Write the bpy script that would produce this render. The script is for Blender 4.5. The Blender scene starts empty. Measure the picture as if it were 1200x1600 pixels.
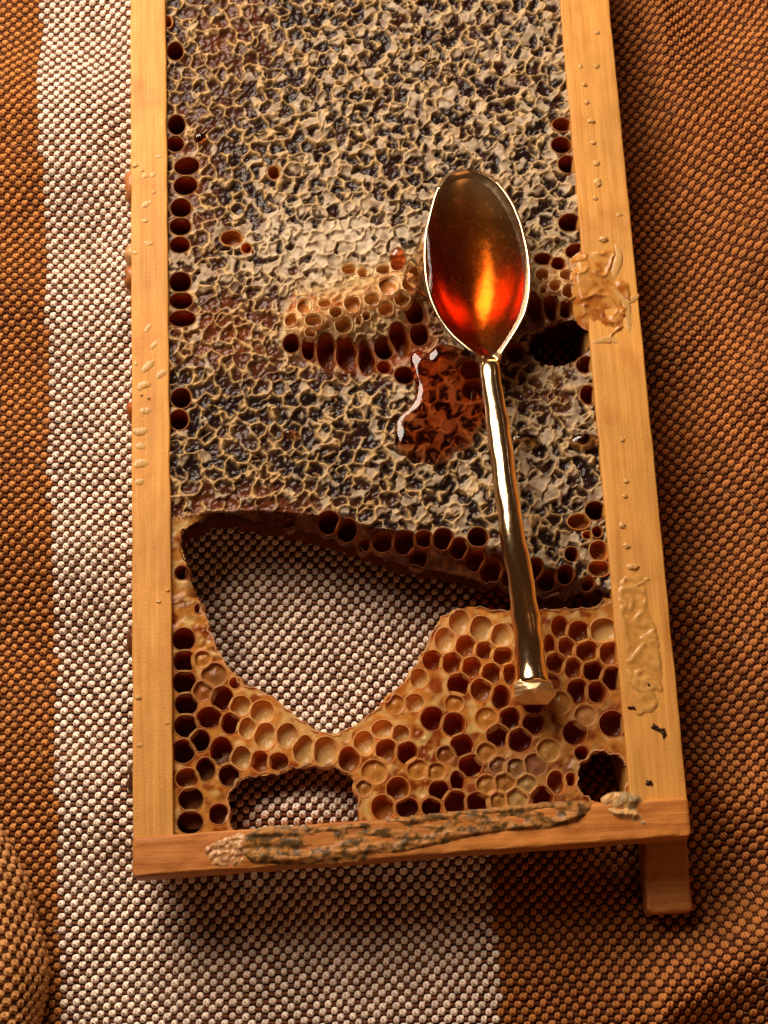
import bpy, bmesh, math
import numpy as np
from mathutils import Matrix, Vector

# ------------------------------------------------------------------ camera
FPX = 2667.0                      # focal length in photograph pixels (60 mm lens)
MM = 0.001
yv = np.array([-419.0, 8650.0, -FPX]); yv /= np.linalg.norm(yv)
xv = np.array([49400.0, 1571.0, -FPX]); xv -= yv * xv.dot(yv); xv /= np.linalg.norm(xv)
zv = np.cross(xv, yv)
R = np.stack([xv, yv, zv], axis=1)          # world -> camera (columns = world axes in camera space)
CAM = R.T @ np.array([0, 0, 400.0])         # mm

scene = bpy.context.scene
cam = bpy.data.cameras.new('camera'); cam_o = bpy.data.objects.new('camera', cam)
scene.collection.objects.link(cam_o)
M4 = Matrix([list(r) for r in R.T]).to_4x4(); M4.translation = Vector(CAM * MM)
cam_o.matrix_world = M4
cam.lens = 60.0; cam.sensor_width = 36.0; cam.sensor_fit = 'AUTO'
cam.clip_start = 0.01; cam.clip_end = 20.0
cam.dof.use_dof = True; cam.dof.focus_distance = 0.398; cam.dof.aperture_fstop = 30.0
scene.camera = cam_o

# ------------------------------------------------------------------ light
w = bpy.data.worlds.new('World'); scene.world = w; w.use_nodes = True
bg = w.node_tree.nodes['Background']
bg.inputs['Color'].default_value = (1.0, 0.42, 0.18, 1); bg.inputs['Strength'].default_value = 0.04
ld = bpy.data.lights.new('window_light', 'AREA'); lo = bpy.data.objects.new('window_light', ld)
scene.collection.objects.link(lo)
ld.shape = 'RECTANGLE'; ld.size = 0.40; ld.size_y = 0.34; ld.energy = 6.6; ld.color = (1.0, 0.845, 0.69)
ldir = Vector((-0.62, 0.72, 1.0)).normalized()
lo.location = Vector((0.0, 0.115, 0)) + ldir * 0.45
lo.rotation_euler = ldir.to_track_quat('Z', 'Y').to_euler()
fd = bpy.data.lights.new('warm_fill_light', 'AREA'); fo = bpy.data.objects.new('warm_fill_light', fd)  # added fill lamp for warm bounce, no source in view
scene.collection.objects.link(fo)
fd.shape = 'SQUARE'; fd.size = 0.5; fd.energy = 0.7; fd.color = (1.0, 0.46, 0.20)
fdir = Vector((0.45, -0.95, 0.62)).normalized(); fo.location = fdir * 0.75
fo.rotation_euler = fdir.to_track_quat('Z', 'Y').to_euler()
scene.view_settings.view_transform = 'Standard'; scene.view_settings.look = 'None'
scene.view_settings.exposure = 0.0; scene.view_settings.gamma = 1.0
scene.cycles.use_denoising = True
scene.cycles.max_bounces = 10; scene.cycles.transparent_max_bounces = 8

# ------------------------------------------------------------------ helpers
def P(px, py, z=0.0):
    px = np.asarray(px, float); py = np.asarray(py, float); z = np.asarray(z, float)
    px, py, z = np.broadcast_arrays(px, py, z)
    d = np.stack([px - 600.0, 800.0 - py, np.full(px.shape, -FPX)], -1) @ R
    t = (z - CAM[2]) / d[..., 2]
    return CAM + d * t[..., None]

def proj(x, y, z=0.0):
    x, y, z = np.broadcast_arrays(np.asarray(x, float), np.asarray(y, float), np.asarray(z, float))
    c = (np.stack([x, y, z], -1) - CAM) @ R.T
    return 600.0 - FPX * c[..., 0] / c[..., 2], 800.0 + FPX * c[..., 1] / c[..., 2]

def hsh(ix, iy, seed):
    h = (ix.astype(np.int64) * 374761393 + iy.astype(np.int64) * 668265263 + seed * 974634777) & 0xffffffff
    h = ((h ^ (h >> 13)) * 1274126177) & 0xffffffff
    h = ((h ^ (h >> 16)) * 2246822519) & 0xffffffff
    return ((h ^ (h >> 15)) & 0xffffff) / float(0x1000000)

def gn(x, y, seed=0):
    """2D gradient noise, about -1..1"""
    x, y = np.broadcast_arrays(np.asarray(x, float), np.asarray(y, float))
    xi = np.floor(x); yi = np.floor(y); fx = x - xi; fy = y - yi
    u = fx * fx * fx * (fx * (fx * 6 - 15) + 10); v = fy * fy * fy * (fy * (fy * 6 - 15) + 10)
    def g(dx, dy):
        a = hsh(xi + dx, yi + dy, seed) * 2 * math.pi
        return np.cos(a) * (fx - dx) + np.sin(a) * (fy - dy)
    return 1.5 * ((g(0, 0) * (1 - u) + g(1, 0) * u) * (1 - v) + (g(0, 1) * (1 - u) + g(1, 1) * u) * v)

def fbm(x, y, seed=0, octs=3):
    s = 0; a = 1.0; f = 1.0
    for o in range(octs):
        s = s + a * gn(x * f, y * f, seed + 17 * o); a *= 0.5; f *= 2.03
    return s

def sstep(a, b, x):
    t = np.clip((x - a) / (b - a), 0, 1); return t * t * (3 - 2 * t)

def lerp(a, b, t):
    return np.asarray(a) * (1 - t[..., None]) + np.asarray(b) * t[..., None]

def inpoly(x, y, poly):
    ins = np.zeros(x.shape, bool); n = len(poly)
    for i in range(n):
        x0, y0 = poly[i]; x1, y1 = poly[(i + 1) % n]
        if y0 == y1: continue
        c = ((y0 > y) != (y1 > y)) & (x < (x1 - x0) * (y - y0) / (y1 - y0) + x0)
        ins ^= c
    return ins

def polydist(x, y, poly):
    d = np.full(x.shape, 1e9); n = len(poly)
    for i in range(n):
        a = np.array(poly[i]); b = np.array(poly[(i + 1) % n]); e = b - a
        t = np.clip(((x - a[0]) * e[0] + (y - a[1]) * e[1]) / max(e.dot(e), 1e-9), 0, 1)
        d = np.minimum(d, np.hypot(x - a[0] - t * e[0], y - a[1] - t * e[1]))
    return d

def spline(pts, n, closed=True):
    """Catmull-Rom resample by arc length"""
    p = np.asarray(pts, float); m = len(p)
    idx = (lambda k: p[k % m]) if closed else (lambda k: p[min(max(k, 0), m - 1)])
    out = []
    for i in range(m if closed else m - 1):
        a, b, c, d = idx(i - 1), idx(i), idx(i + 1), idx(i + 2)
        for t in np.linspace(0, 1, 12, endpoint=False):
            out.append(0.5 * (2 * b + (c - a) * t + (2 * a - 5 * b + 4 * c - d) * t * t + (3 * b - a - 3 * c + d) * t ** 3))
    if not closed: out.append(p[-1])
    else: out.append(out[0])
    out = np.array(out); L = np.concatenate([[0], np.cumsum(np.linalg.norm(np.diff(out, axis=0), axis=1))])
    s = np.linspace(0, L[-1], n, endpoint=not closed)
    return np.stack([np.interp(s, L, out[:, k]) for k in range(out.shape[1])], -1)

def link(name, me, mat=None, parent=None):
    o = bpy.data.objects.new(name, me); scene.collection.objects.link(o)
    if mat is not None and me is not None: me.materials.append(mat)
    if parent is not None: o.parent = parent
    return o

def mesh(name, V, F, mat=None, parent=None, col=None, smooth=True, normals=None, origin=None):
    """V in mm (n,3); F (m,3|4) int array; one mesh object"""
    V = np.asarray(V, float); F = np.asarray(F, np.int32)
    me = bpy.data.meshes.new(name); k = F.shape[1]
    org = np.zeros(3) if origin is None else np.asarray(origin, float)
    me.vertices.add(len(V)); me.vertices.foreach_set('co', ((V - org) * MM).astype(np.float32).ravel())
    me.loops.add(F.size); me.loops.foreach_set('vertex_index', F.ravel())
    me.polygons.add(len(F)); me.polygons.foreach_set('loop_start', np.arange(0, F.size, k, dtype=np.int32))
    me.polygons.foreach_set('use_smooth', np.full(len(F), smooth))
    if col is not None:
        c = np.asarray(col, np.float32)
        if c.shape[1] == 3: c = np.concatenate([c, np.ones((len(c), 1), np.float32)], 1)
        at = me.color_attributes.new('Col', 'FLOAT_COLOR', 'POINT'); at.data.foreach_set('color', c.ravel())
    me.update(calc_edges=True)
    if normals is not None: me.normals_split_custom_set_from_vertices(np.asarray(normals, np.float32))
    o = link(name, me, mat, parent)
    o.location = org * MM
    q = parent; off = org * MM
    while q is not None: off = off - np.array(q.location); q = q.parent
    o.location = off
    return o

def grid_faces(nr, nc, wrap=False):
    i = np.arange(nr - 1)[:, None]; j = np.arange(nc if wrap else nc - 1)[None, :]
    j2 = (j + 1) % nc
    return np.stack(np.broadcast_arrays(i * nc + j, i * nc + j2, (i + 1) * nc + j2, (i + 1) * nc + j), -1).reshape(-1, 4)

def empty(name, loc=(0, 0, 0)):
    o = bpy.data.objects.new(name, None); scene.collection.objects.link(o)
    o.location = np.array(loc) * MM; o.empty_display_size = 0.01
    return o

def tag(o, label, cat, group=None):
    o['label'] = label; o['category'] = cat
    if group: o['group'] = group
    return o

# ------------------------------------------------------------------ materials
def nmat(name):
    m = bpy.data.materials.new(name); m.use_nodes = True
    nt = m.node_tree; return m, nt, nt.nodes['Principled BSDF']

def N(nt, t, **kw):
    n = nt.nodes.new(t)
    for k, v in kw.items():
        if k in n.inputs: n.inputs[k].default_value = v
        else: setattr(n, k, v)
    return n

def wax_mat(name, transl=0.25, bump=0.35, nscale=2600, tcol=(0.9, 0.42, 0.12), spec=0.4, var=(0.72, 1.2)):
    m, nt, b = nmat(name); L = nt.links.new
    at = N(nt, 'ShaderNodeVertexColor', layer_name='Col')
    tc = N(nt, 'ShaderNodeTexCoord')
    geo = N(nt, 'ShaderNodeNewGeometry')
    nz = N(nt, 'ShaderNodeTexNoise', Scale=nscale, Detail=4.0); L(geo.outputs['Position'], nz.inputs['Vector'])
    mr = N(nt, 'ShaderNodeMapRange'); mr.inputs[1].default_value = 0.3; mr.inputs[2].default_value = 0.7
    mr.inputs[3].default_value = var[0]; mr.inputs[4].default_value = var[1]; L(nz.outputs['Fac'], mr.inputs[0])
    mx = N(nt, 'ShaderNodeMix', data_type='RGBA', blend_type='MULTIPLY'); mx.inputs['Factor'].default_value = 1
    L(at.outputs['Color'], mx.inputs[6]); L(mr.outputs[0], mx.inputs[7])
    L(mx.outputs[2], b.inputs['Base Color'])
    rr = N(nt, 'ShaderNodeMapRange'); rr.inputs[3].default_value = 0.15; rr.inputs[4].default_value = 0.50
    L(at.outputs['Alpha'], rr.inputs[0]); L(rr.outputs[0], b.inputs['Roughness'])
    bp = N(nt, 'ShaderNodeBump', Strength=bump, Distance=0.0004); L(nz.outputs['Fac'], bp.inputs['Height'])
    L(bp.outputs[0], b.inputs['Normal']); b.inputs['Specular IOR Level'].default_value = spec
    tr = N(nt, 'ShaderNodeBsdfTranslucent'); 
    tm = N(nt, 'ShaderNodeMix', data_type='RGBA', blend_type='MULTIPLY'); tm.inputs['Factor'].default_value = 0.6
    L(mx.outputs[2], tm.inputs[6]); tm.inputs[7].default_value = tcol + (1,)
    L(tm.outputs[2], tr.inputs['Color'])
    ms = N(nt, 'ShaderNodeMixShader'); ms.inputs[0].default_value = transl
    L(b.outputs[0], ms.inputs[1]); L(tr.outputs[0], ms.inputs[2])
    L(ms.outputs[0], nt.nodes['Material Output'].inputs['Surface'])
    return m

M_CAP = wax_mat('capped_wax', 0.12, 0.22, 1300, spec=0.20, var=(0.86, 1.10))
M_CELL = wax_mat('cell_wax', 0.55, 0.12, 700, spec=0.35, var=(0.88, 1.10))
M_BURR = wax_mat('burr_wax', 0.25, 0.12, 900, var=(0.88, 1.1))
M_PROP = wax_mat('propolis', 0.0, 0.35, 900, spec=0.12)

def wood_mat(name, c1, c2, axis):
    m, nt, b = nmat(name); L = nt.links.new
    geo = N(nt, 'ShaderNodeNewGeometry'); mp = N(nt, 'ShaderNodeMapping')
    s = [1400, 1400, 1400]; s[axis] = 45; mp.inputs['Scale'].default_value = s
    L(geo.outputs['Position'], mp.inputs['Vector'])
    n1 = N(nt, 'ShaderNodeTexNoise', Scale=1.0, Detail=5.0, Roughness=0.6, Distortion=0.4); L(mp.outputs[0], n1.inputs['Vector'])
    n2 = N(nt, 'ShaderNodeTexNoise', Scale=35.0, Detail=4.0); L(geo.outputs['Position'], n2.inputs['Vector'])
    n3 = N(nt, 'ShaderNodeTexNoise', Scale=1800.0, Detail=3.0); L(geo.outputs['Position'], n3.inputs['Vector'])
    mp2 = N(nt, 'ShaderNodeMapping'); s2 = [420, 420, 420]; s2[axis] = 9; mp2.inputs['Scale'].default_value = s2
    L(geo.outputs['Position'], mp2.inputs['Vector'])
    n4 = N(nt, 'ShaderNodeTexNoise', Scale=1.0, Detail=3.0, Distortion=0.8); L(mp2.outputs[0], n4.inputs['Vector'])
    cr = N(nt, 'ShaderNodeValToRGB'); cr.color_ramp.elements[0].position = 0.33; cr.color_ramp.elements[1].position = 0.62
    cr.color_ramp.elements[0].color = c2 + (1,); cr.color_ramp.elements[1].color = c1 + (1,)
    ad = N(nt, 'ShaderNodeMix', data_type='FLOAT'); ad.inputs[0].default_value = 0.45
    L(n1.outputs['Fac'], ad.inputs[2]); L(n4.outputs['Fac'], ad.inputs[3])
    L(ad.outputs[0], cr.inputs[0])
    mr = N(nt, 'ShaderNodeMapRange'); mr.inputs[1].default_value = 0.3; mr.inputs[2].default_value = 0.7
    mr.inputs[3].default_value = 0.80; mr.inputs[4].default_value = 1.12; L(n2.outputs['Fac'], mr.inputs[0])
    mx = N(nt, 'ShaderNodeMix', data_type='RGBA', blend_type='MULTIPLY'); mx.inputs['Factor'].default_value = 1
    L(cr.outputs[0], mx.inputs[6]); L(mr.outputs[0], mx.inputs[7])
    # small dark pits
    pr = N(nt, 'ShaderNodeMapRange'); pr.inputs[1].default_value = 0.255; pr.inputs[2].default_value = 0.30
    pr.inputs[3].default_value = 0.35; pr.inputs[4].default_value = 1.0; L(n3.outputs['Fac'], pr.inputs[0])
    mx2 = N(nt, 'ShaderNodeMix', data_type='RGBA', blend_type='MULTIPLY'); mx2.inputs['Factor'].default_value = 1
    L(mx.outputs[2], mx2.inputs[6]); L(pr.outputs[0], mx2.inputs[7])
    n5 = N(nt, 'ShaderNodeTexNoise', Scale=75.0, Detail=5.0, Roughness=0.65); L(geo.outputs['Position'], n5.inputs['Vector'])
    sr = N(nt, 'ShaderNodeMapRange'); sr.inputs[1].default_value = 0.52; sr.inputs[2].default_value = 0.72
    sr.inputs[3].default_value = 0.0; sr.inputs[4].default_value = 0.55; L(n5.outputs['Fac'], sr.inputs[0])
    mx3 = N(nt, 'ShaderNodeMix', data_type='RGBA', blend_type='MULTIPLY'); mx3.inputs[7].default_value = (0.72, 0.50, 0.36, 1)
    L(sr.outputs[0], mx3.inputs[0]); L(mx2.outputs[2], mx3.inputs[6]); mx2 = mx3
    L(mx2.outputs[2], b.inputs['Base Color']); b.inputs['Roughness'].default_value = 0.55; b.inputs['Specular IOR Level'].default_value = 0.25
    bs = N(nt, 'ShaderNodeMath', operation='ADD'); L(n1.outputs['Fac'], bs.inputs[0]); L(n3.outputs['Fac'], bs.inputs[1])
    bp = N(nt, 'ShaderNodeBump', Strength=0.28, Distance=0.0003); L(bs.outputs[0], bp.inputs['Height'])
    L(bp.outputs[0], b.inputs['Normal'])
    return m

M_WOODY = wood_mat('pine_upright', (0.62, 0.295, 0.062), (0.45, 0.185, 0.034), 1)
M_WOODX = wood_mat('pine_crosswise', (0.52, 0.195, 0.038), (0.31, 0.092, 0.016), 0)
M_WOODL = wood_mat('pine_lightened', (0.56, 0.235, 0.06), (0.28, 0.09, 0.022), 0)  # lug's wood lightened to stand in for light the bar blocks

def cloth_mat(name):
    m, nt, b = nmat(name); L = nt.links.new
    at = N(nt, 'ShaderNodeVertexColor', layer_name='Col')
    geo = N(nt, 'ShaderNodeNewGeometry')
    wv = N(nt, 'ShaderNodeTexWave', Scale=520.0, Distortion=2.5, Detail=2.0); wv.bands_direction = 'DIAGONAL'
    L(geo.outputs['Position'], wv.inputs['Vector'])
    mr = N(nt, 'ShaderNodeMapRange'); mr.inputs[3].default_value = 0.66; mr.inputs[4].default_value = 1.14
    L(wv.outputs['Fac'], mr.inputs[0])
    mx = N(nt, 'ShaderNodeMix', data_type='RGBA', blend_type='MULTIPLY'); mx.inputs['Factor'].default_value = 1
    L(at.outputs['Color'], mx.inputs[6]); L(mr.outputs[0], mx.inputs[7]); L(mx.outputs[2], b.inputs['Base Color'])
    b.inputs['Roughness'].default_value = 0.9; b.inputs['Specular IOR Level'].default_value = 0.12
    bp = N(nt, 'ShaderNodeBump', Strength=0.5, Distance=0.0003); L(wv.outputs['Fac'], bp.inputs['Height']); L(bp.outputs[0], b.inputs['Normal'])
    return m
M_CLOTH = cloth_mat('woven_cotton')

def gold_mat(name, rough, brushed=False):
    m, nt, b = nmat(name); L = nt.links.new
    b.inputs['Base Color'].default_value = (0.92, 0.68, 0.38, 1); b.inputs['Metallic'].default_value = 1.0
    geo = N(nt, 'ShaderNodeNewGeometry')
    n = N(nt, 'ShaderNodeTexNoise', Scale=900.0, Detail=4.0); L(geo.outputs['Position'], n.inputs['Vector'])
    mr = N(nt, 'ShaderNodeMapRange'); mr.inputs[3].default_value = rough * 0.7; mr.inputs[4].default_value = rough * 1.5
    L(n.outputs['Fac'], mr.inputs[0]); L(mr.outputs[0], b.inputs['Roughness'])
    if brushed:
        wv = N(nt, 'ShaderNodeTexWave', Scale=330.0, Distortion=1.5, Detail=2.0); wv.bands_direction = 'Y'
        L(geo.outputs['Position'], wv.inputs['Vector'])
        bp = N(nt, 'ShaderNodeBump', Strength=0.22, Distance=0.0004); L(wv.outputs['Fac'], bp.inputs['Height'])
    else:
        n2 = N(nt, 'ShaderNodeTexNoise', Scale=130.0, Detail=2.0); L(geo.outputs['Position'], n2.inputs['Vector'])
        bp = N(nt, 'ShaderNodeBump', Strength=0.25, Distance=0.0010); L(n2.outputs['Fac'], bp.inputs['Height'])
    L(bp.outputs[0], b.inputs['Normal'])
    return m
M_GOLD = gold_mat('polished_brass', 0.15); M_GOLDI = gold_mat('satin_brass', 0.22); M_GOLDB = gold_mat('brushed_brass', 0.5, True)

def honey_mat(name, dens, col=(0.86, 0.53, 0.03, 1)):
    m, nt, b = nmat(name); L = nt.links.new
    b.inputs['Base Color'].default_value = (1, 1, 1, 1); b.inputs['Transmission Weight'].default_value = 1.0
    b.inputs['Roughness'].default_value = 0.02; b.inputs['IOR'].default_value = 1.49
    va = N(nt, 'ShaderNodeVolumeAbsorption', Density=dens); va.inputs['Color'].default_value = col
    L(va.outputs[0], nt.nodes['Material Output'].inputs['Volume'])
    return m
M_HONEY = honey_mat('honey', 390.0); M_HONEYP = honey_mat('honey_thin', 560.0, (0.94, 0.45, 0.02, 1))

# ------------------------------------------------------------------ the cloth
ZC = -20.0
xb = P(np.array([60.0, 97.0]), np.array([60.0, 1560.0]), ZC)       # left edge of the pale stripe
xr = P(783.0, 1580.0, ZC)                                          # its right edge
mound_c = P(-45.0, 1580.0, ZC + 8)
def gb_(px, py, x, y, rx, ry): return np.exp(-((px - x) / rx) ** 2 - ((py - y) / ry) ** 2)
def cloth_h(x, y):
    px, py = proj(x, y, ZC)
    h = 0.9 * gn(x / 34.0, y / 30.0, 5) + 0.5 * gn(x / 15.0, y / 14.0, 6)
    # rises to a rumpled fold on the right
    rr = sstep(1010 + 0.06 * py, 1230 + 0.05 * py, px + 22 * gn(x / 40, y / 40, 7))
    h = h + rr * (15 + 4.0 * gn(x / 25.0 + 0.3, y / 45.0, 9))
    dd = (px - 1020) * 0.62 + (py - 40) * -0.78          # diagonal wave at the upper right
    h = h + 3.2 * np.exp(-((dd + 40) / 70.0) ** 2) * sstep(960, 1040, px) * sstep(600, 200, py)
    # undulations on the left
    lf = sstep(215, 150, px)
    h = h + lf * (1.6 * np.sin(y / 15.0 + 0.5) + 1.2 * np.sin((x * 0.6 + y) / 9.0)) * 1.35
    # soft diagonal folds running down the right-hand side
    for (fx0, fy0, fx1, fy1, amp, wid) in ((1000, 40, 1180, 420, 6.0, 52), (1190, 120, 1250, 520, 4.0, 50), (1060, 560, 1240, 900, 4.0, 50), (1090, 940, 1240, 1120, 3.4, 46), (1075, 1200, 1230, 1330, 4.0, 42), (1010, 1580, 1230, 1450, 6.0, 60), (1180, 640, 1260, 760, 3.5, 50)):
        ux, uy = fx1 - fx0, fy1 - fy0; ll = math.hypot(ux, uy)
        tq = np.clip(((px - fx0) * ux + (py - fy0) * uy) / ll ** 2, 0, 1)
        dq = np.hypot(px - fx0 - tq * ux, py - fy0 - tq * uy)
        h = h + 1.5 * amp * np.exp(-(dq / (1.1 * wid)) ** 2)
    inside = sstep(190, 215, px) * sstep(1030, 1000, px)
    return h * (1 - 0.5 * inside) - 0.9 + 14.3 * gb_(px, py, 462, 1276, 170, 85) + 9.0 * gb_(px, py, 948, 1258, 60, 50)  # last two humps added under holes to lift the cloth into light

xs0, xs1 = -135.0, 140.0; ys0, ys1 = -160.0, 210.0
AX, AY = 1.42, 1.52          # half pitch across, row pitch
nc = int((xs1 - xs0) / AX); nr = int((ys1 - ys0) / AY)
jj, ii = np.meshgrid(np.arange(nc), np.arange(nr))
bx = xs0 + jj * AX; by = ys0 + ii * AY
wob = 1.1 * gn(bx / 30, by / 30, 21); wob2 = 1.0 * gn(bx / 26, by / 26, 22)
bxw = bx + wob + 0.17 * gn(bx / 1.1, by / 1.3, 23); byw = by + wob2 + 0.15 * gn(bx / 1.2, by / 1.1, 24)
ppx, ppy = proj(bxw, byw, ZC)
hidden = (ppx > 330) & (ppx < 840) & (ppy < 740) & (ppy > -150)
edge_l = np.interp(byw, [xb[1, 1], xb[0, 1]], [xb[1, 0], xb[0, 0]])
white = (bxw > edge_l) & (bxw < xr[0])
vis = (~hidden) & (ppx > -170) & (ppx < 1400) & (ppy > -170) & (ppy < 1780)
odd = ((ii + jj) % 2 == 1)

def beads(sel, su, sv, hw, hh, ht, z0, cw, co, cleft, seed, name, parent):
    cx, cy, wh = bxw[sel], byw[sel], white[sel]; n = len(cx)
    s, t = np.meshgrid(np.linspace(-1, 1, su), np.linspace(-1, 1, sv))
    s, t = s.ravel(), t.ravel()
    lx = s * (1 - 0.22 * t * t); ly = t * (1 - 0.16 * s * s)
    if cleft > 0:                                             # two plies lying side by side
        lobe = np.sqrt(np.clip(1 - ((np.abs(s) - 0.46) / 0.56) ** 2, 0, 1))
        lz = lobe * np.sqrt(np.clip(1 - 0.96 * np.abs(t) ** 2.4, 0, 1))
        lx = lx + 0.09 * t                                    # their twist
    else:
        lz = np.sqrt(np.clip(1 - 0.97 * (0.35 * s ** 4 + t ** 2), 0, 1))
    rnd = hsh(ii[sel], jj[sel], seed); rn2 = hsh(ii[sel], jj[sel], seed + 5)
    sc = 0.84 + 0.28 * rnd
    X = cx[:, None] + lx[None] * hw * sc[:, None] + ly[None] * 0.12 * (rn2[:, None] - 0.5)
    Y = cy[:, None] + ly[None] * hh * (0.93 + 0.14 * rn2[:, None])
    hc = cloth_h(X.ravel(), Y.ravel()).reshape(X.shape)
    Z = ZC + hc + z0 + lz[None] * ht * sc[:, None]
    V = np.stack([X, Y, Z], -1).reshape(-1, 3)
    f = grid_faces(sv, su); F = (np.arange(n)[:, None, None] * (su * sv) + f[None]).reshape(-1, 4)
    c = np.where(wh[:, None], cw, np.where((cx > 0)[:, None], co * np.array([0.92, 0.90, 0.95]), co * np.array([1.06, 1.16, 1.25]))) * (0.80 + 0.34 * hsh(ii[sel], jj[sel], seed + 9))[:, None]
    c = c * (1 + 0.10 * gn(cx / 18, cy / 18, seed + 3))[:, None]
    C = np.repeat(c, su * sv, axis=0)
    o = mesh(name, V, F, M_CLOTH, parent, C); o['kind'] = 'stuff'
    return o

gx = np.linspace(xs0 - 2, xs1 + 2, 150); gy = np.linspace(ys0 - 2, ys1 + 2, 190)
GX, GY = np.meshgrid(gx, gy)
GZ = ZC + cloth_h(GX, GY) - 0.45
cloth = mesh('tablecloth', np.stack([GX, GY, GZ], -1).reshape(-1, 3), grid_faces(190, 150), M_CLOTH, None,
             np.tile([0.03, 0.010, 0.005], (GX.size, 1)))  # ground sheet near black, painting in shade between the yarns
tag(cloth, 'coarse woven cloth with ochre and off-white stripes, rumpled under the frame', 'tablecloth')
beads(vis & ~odd, 9, 6, 0.84, 0.86, 0.88, -0.34, np.array([0.84, 0.68, 0.55]), np.array([0.46, 0.170, 0.042]), 0.30, 31, 'raised_yarn', cloth)
beads(vis & odd, 5, 3, 0.95, 0.42, 0.40, -0.48, np.array([0.17, 0.055, 0.022]), np.array([0.12, 0.032, 0.008]), 0.0, 32, 'crossing_yarn', cloth)  # brown yarn coloured darker still, shade of the gaps painted in

# loose fibres standing off the yarn
fv, ff = [], []
for q in range(900):
    hx, hy = xs0 + 10 + 255 * hsh(np.array([q]), np.array([1]), 7)[0], ys0 + 15 + 340 * hsh(np.array([q]), np.array([2]), 7)[0]
    a0_ = 6.283 * hsh(np.array([q]), np.array([3]), 7)[0]; ln_ = 1.2 + 3.2 * hsh(np.array([q]), np.array([4]), 7)[0]; cv_ = 2.4 * (hsh(np.array([q]), np.array([5]), 7)[0] - 0.5)
    tq_ = np.linspace(0, 1, 7); an_ = a0_ + cv_ * tq_ * 2; pxy = np.c_[hx + np.cumsum(np.cos(an_)) * ln_ / 7, hy + np.cumsum(np.sin(an_)) * ln_ / 7]
    pz = 0.75 + 0.7 * np.sin(tq_ * math.pi)
    for k_ in range(7):
        nx_, ny_ = -math.sin(an_[k_]) * 0.028, math.cos(an_[k_]) * 0.028
        for ox, oy, oz in ((nx_, ny_, 0), (-nx_, -ny_, 0), (0, 0, 0.045)): fv.append((pxy[k_, 0] + ox, pxy[k_, 1] + oy, pz[k_] + oz))
    b0_ = q * 21
    for k_ in range(6):
        for e_ in range(3): ff.append((b0_ + 3 * k_ + e_, b0_ + 3 * k_ + (e_ + 1) % 3, b0_ + 3 * k_ + 3 + (e_ + 1) % 3, b0_ + 3 * k_ + 3 + e_))
fv = np.array(fv); fv[:, 2] += ZC + cloth_h(fv[:, 0], fv[:, 1]) - 0.35
fb_ = mesh('loose_fibre', fv, np.array(ff), M_CLOTH, cloth, np.tile([0.72, 0.50, 0.32], (len(fv), 1))); fb_['kind'] = 'stuff'

# the cloth's edge is rolled up at the lower left
fp = spline(np.array([(-46, 1285), (-20, 1345), (2, 1410), (16, 1470), (24, 1530), (18, 1590), (8, 1650), (0, 1740)], float), 60, False)
fc = P(fp[:, 0] - 20, fp[:, 1], ZC + 5.0); fr_ = 6.2 + 1.6 * np.sin(np.linspace(0, 3.1, 60)) + 0.5 * gn(np.arange(60) / 9.0, np.zeros(60), 77)
ft = np.gradient(fc, axis=0); ft /= np.linalg.norm(ft, axis=1, keepdims=True); fs_ = np.stack([-ft[:, 1], ft[:, 0], np.zeros(60)], -1)
def roll_pt(l, a, up=0.0):
    k_ = np.clip(l, 0, 58.999); i_ = k_.astype(int); f_ = (k_ - i_)[..., None]
    c_ = fc[i_] * (1 - f_) + fc[i_ + 1] * f_; s_ = fs_[i_] * (1 - f_) + fs_[i_ + 1] * f_; r_ = (fr_[i_] * (1 - f_[..., 0]) + fr_[i_ + 1] * f_[..., 0])
    r_ = r_ * (1 + 0.10 * np.sin(3 * a + k_ / 11.0)) + up
    return c_ + s_ * (np.cos(a) * r_)[..., None] * 1.15 + np.array([0, 0, 1.0]) * (np.sin(a) * r_)[..., None]
LA, LB = np.meshgrid(np.linspace(0, 59, 90), np.linspace(-0.9, math.pi + 0.9, 40), indexing='ij')
fold = mesh('rolled_edge', roll_pt(LA, LB, -0.35).reshape(-1, 3), grid_faces(90, 40), M_CLOTH, cloth, np.tile([0.10, 0.035, 0.012], (LA.size, 1))); fold['kind'] = 'stuff'
tot = np.linalg.norm(np.diff(fc, axis=0), axis=1).sum(); nl = int(tot / 1.45); na = int(7.3 * (math.pi + 1.8) / 1.35)
fl_, fa_ = np.meshgrid(np.arange(nl), np.arange(na)); ev = (fl_ + fa_) % 2 == 0; fl_, fa_ = fl_[ev], fa_[ev]
sgrid, tgrid = [g.ravel() for g in np.meshgrid(np.linspace(-1, 1, 7), np.linspace(-1, 1, 5))]
lobe = np.sqrt(np.clip(1 - ((np.abs(sgrid) - 0.46) / 0.56) ** 2, 0, 1)) * np.sqrt(np.clip(1 - 0.96 * np.abs(tgrid) ** 2.4, 0, 1))
Lq = (fl_[:, None] + 0.5 + tgrid[None] * 0.62) * 59.0 / nl; Aq = -0.9 + (fa_[:, None] + 0.5 + sgrid[None] * (0.60 - 0.12 * tgrid[None] ** 2)) * (math.pi + 1.8) / na
Vq = roll_pt(Lq, Aq, -0.30 + 0.85 * lobe[None]).reshape(-1, 3)
cq = np.array([0.52, 0.24, 0.08]) * (0.85 + 0.3 * hsh(fl_, fa_, 3))[:, None]
yo = mesh('raised_yarn', Vq, (np.arange(len(fl_))[:, None, None] * 35 + grid_faces(5, 7)[None]).reshape(-1, 4), M_CLOTH, fold, np.repeat(cq, 35, axis=0)); yo['kind'] = 'stuff'

# ------------------------------------------------------------------ the hive frame
frame = empty('hive_frame', (0, 0, ZC))
tag(frame, 'pine beehive frame holding partly capped, broken honeycomb on the striped cloth', 'hive frame')

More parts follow.
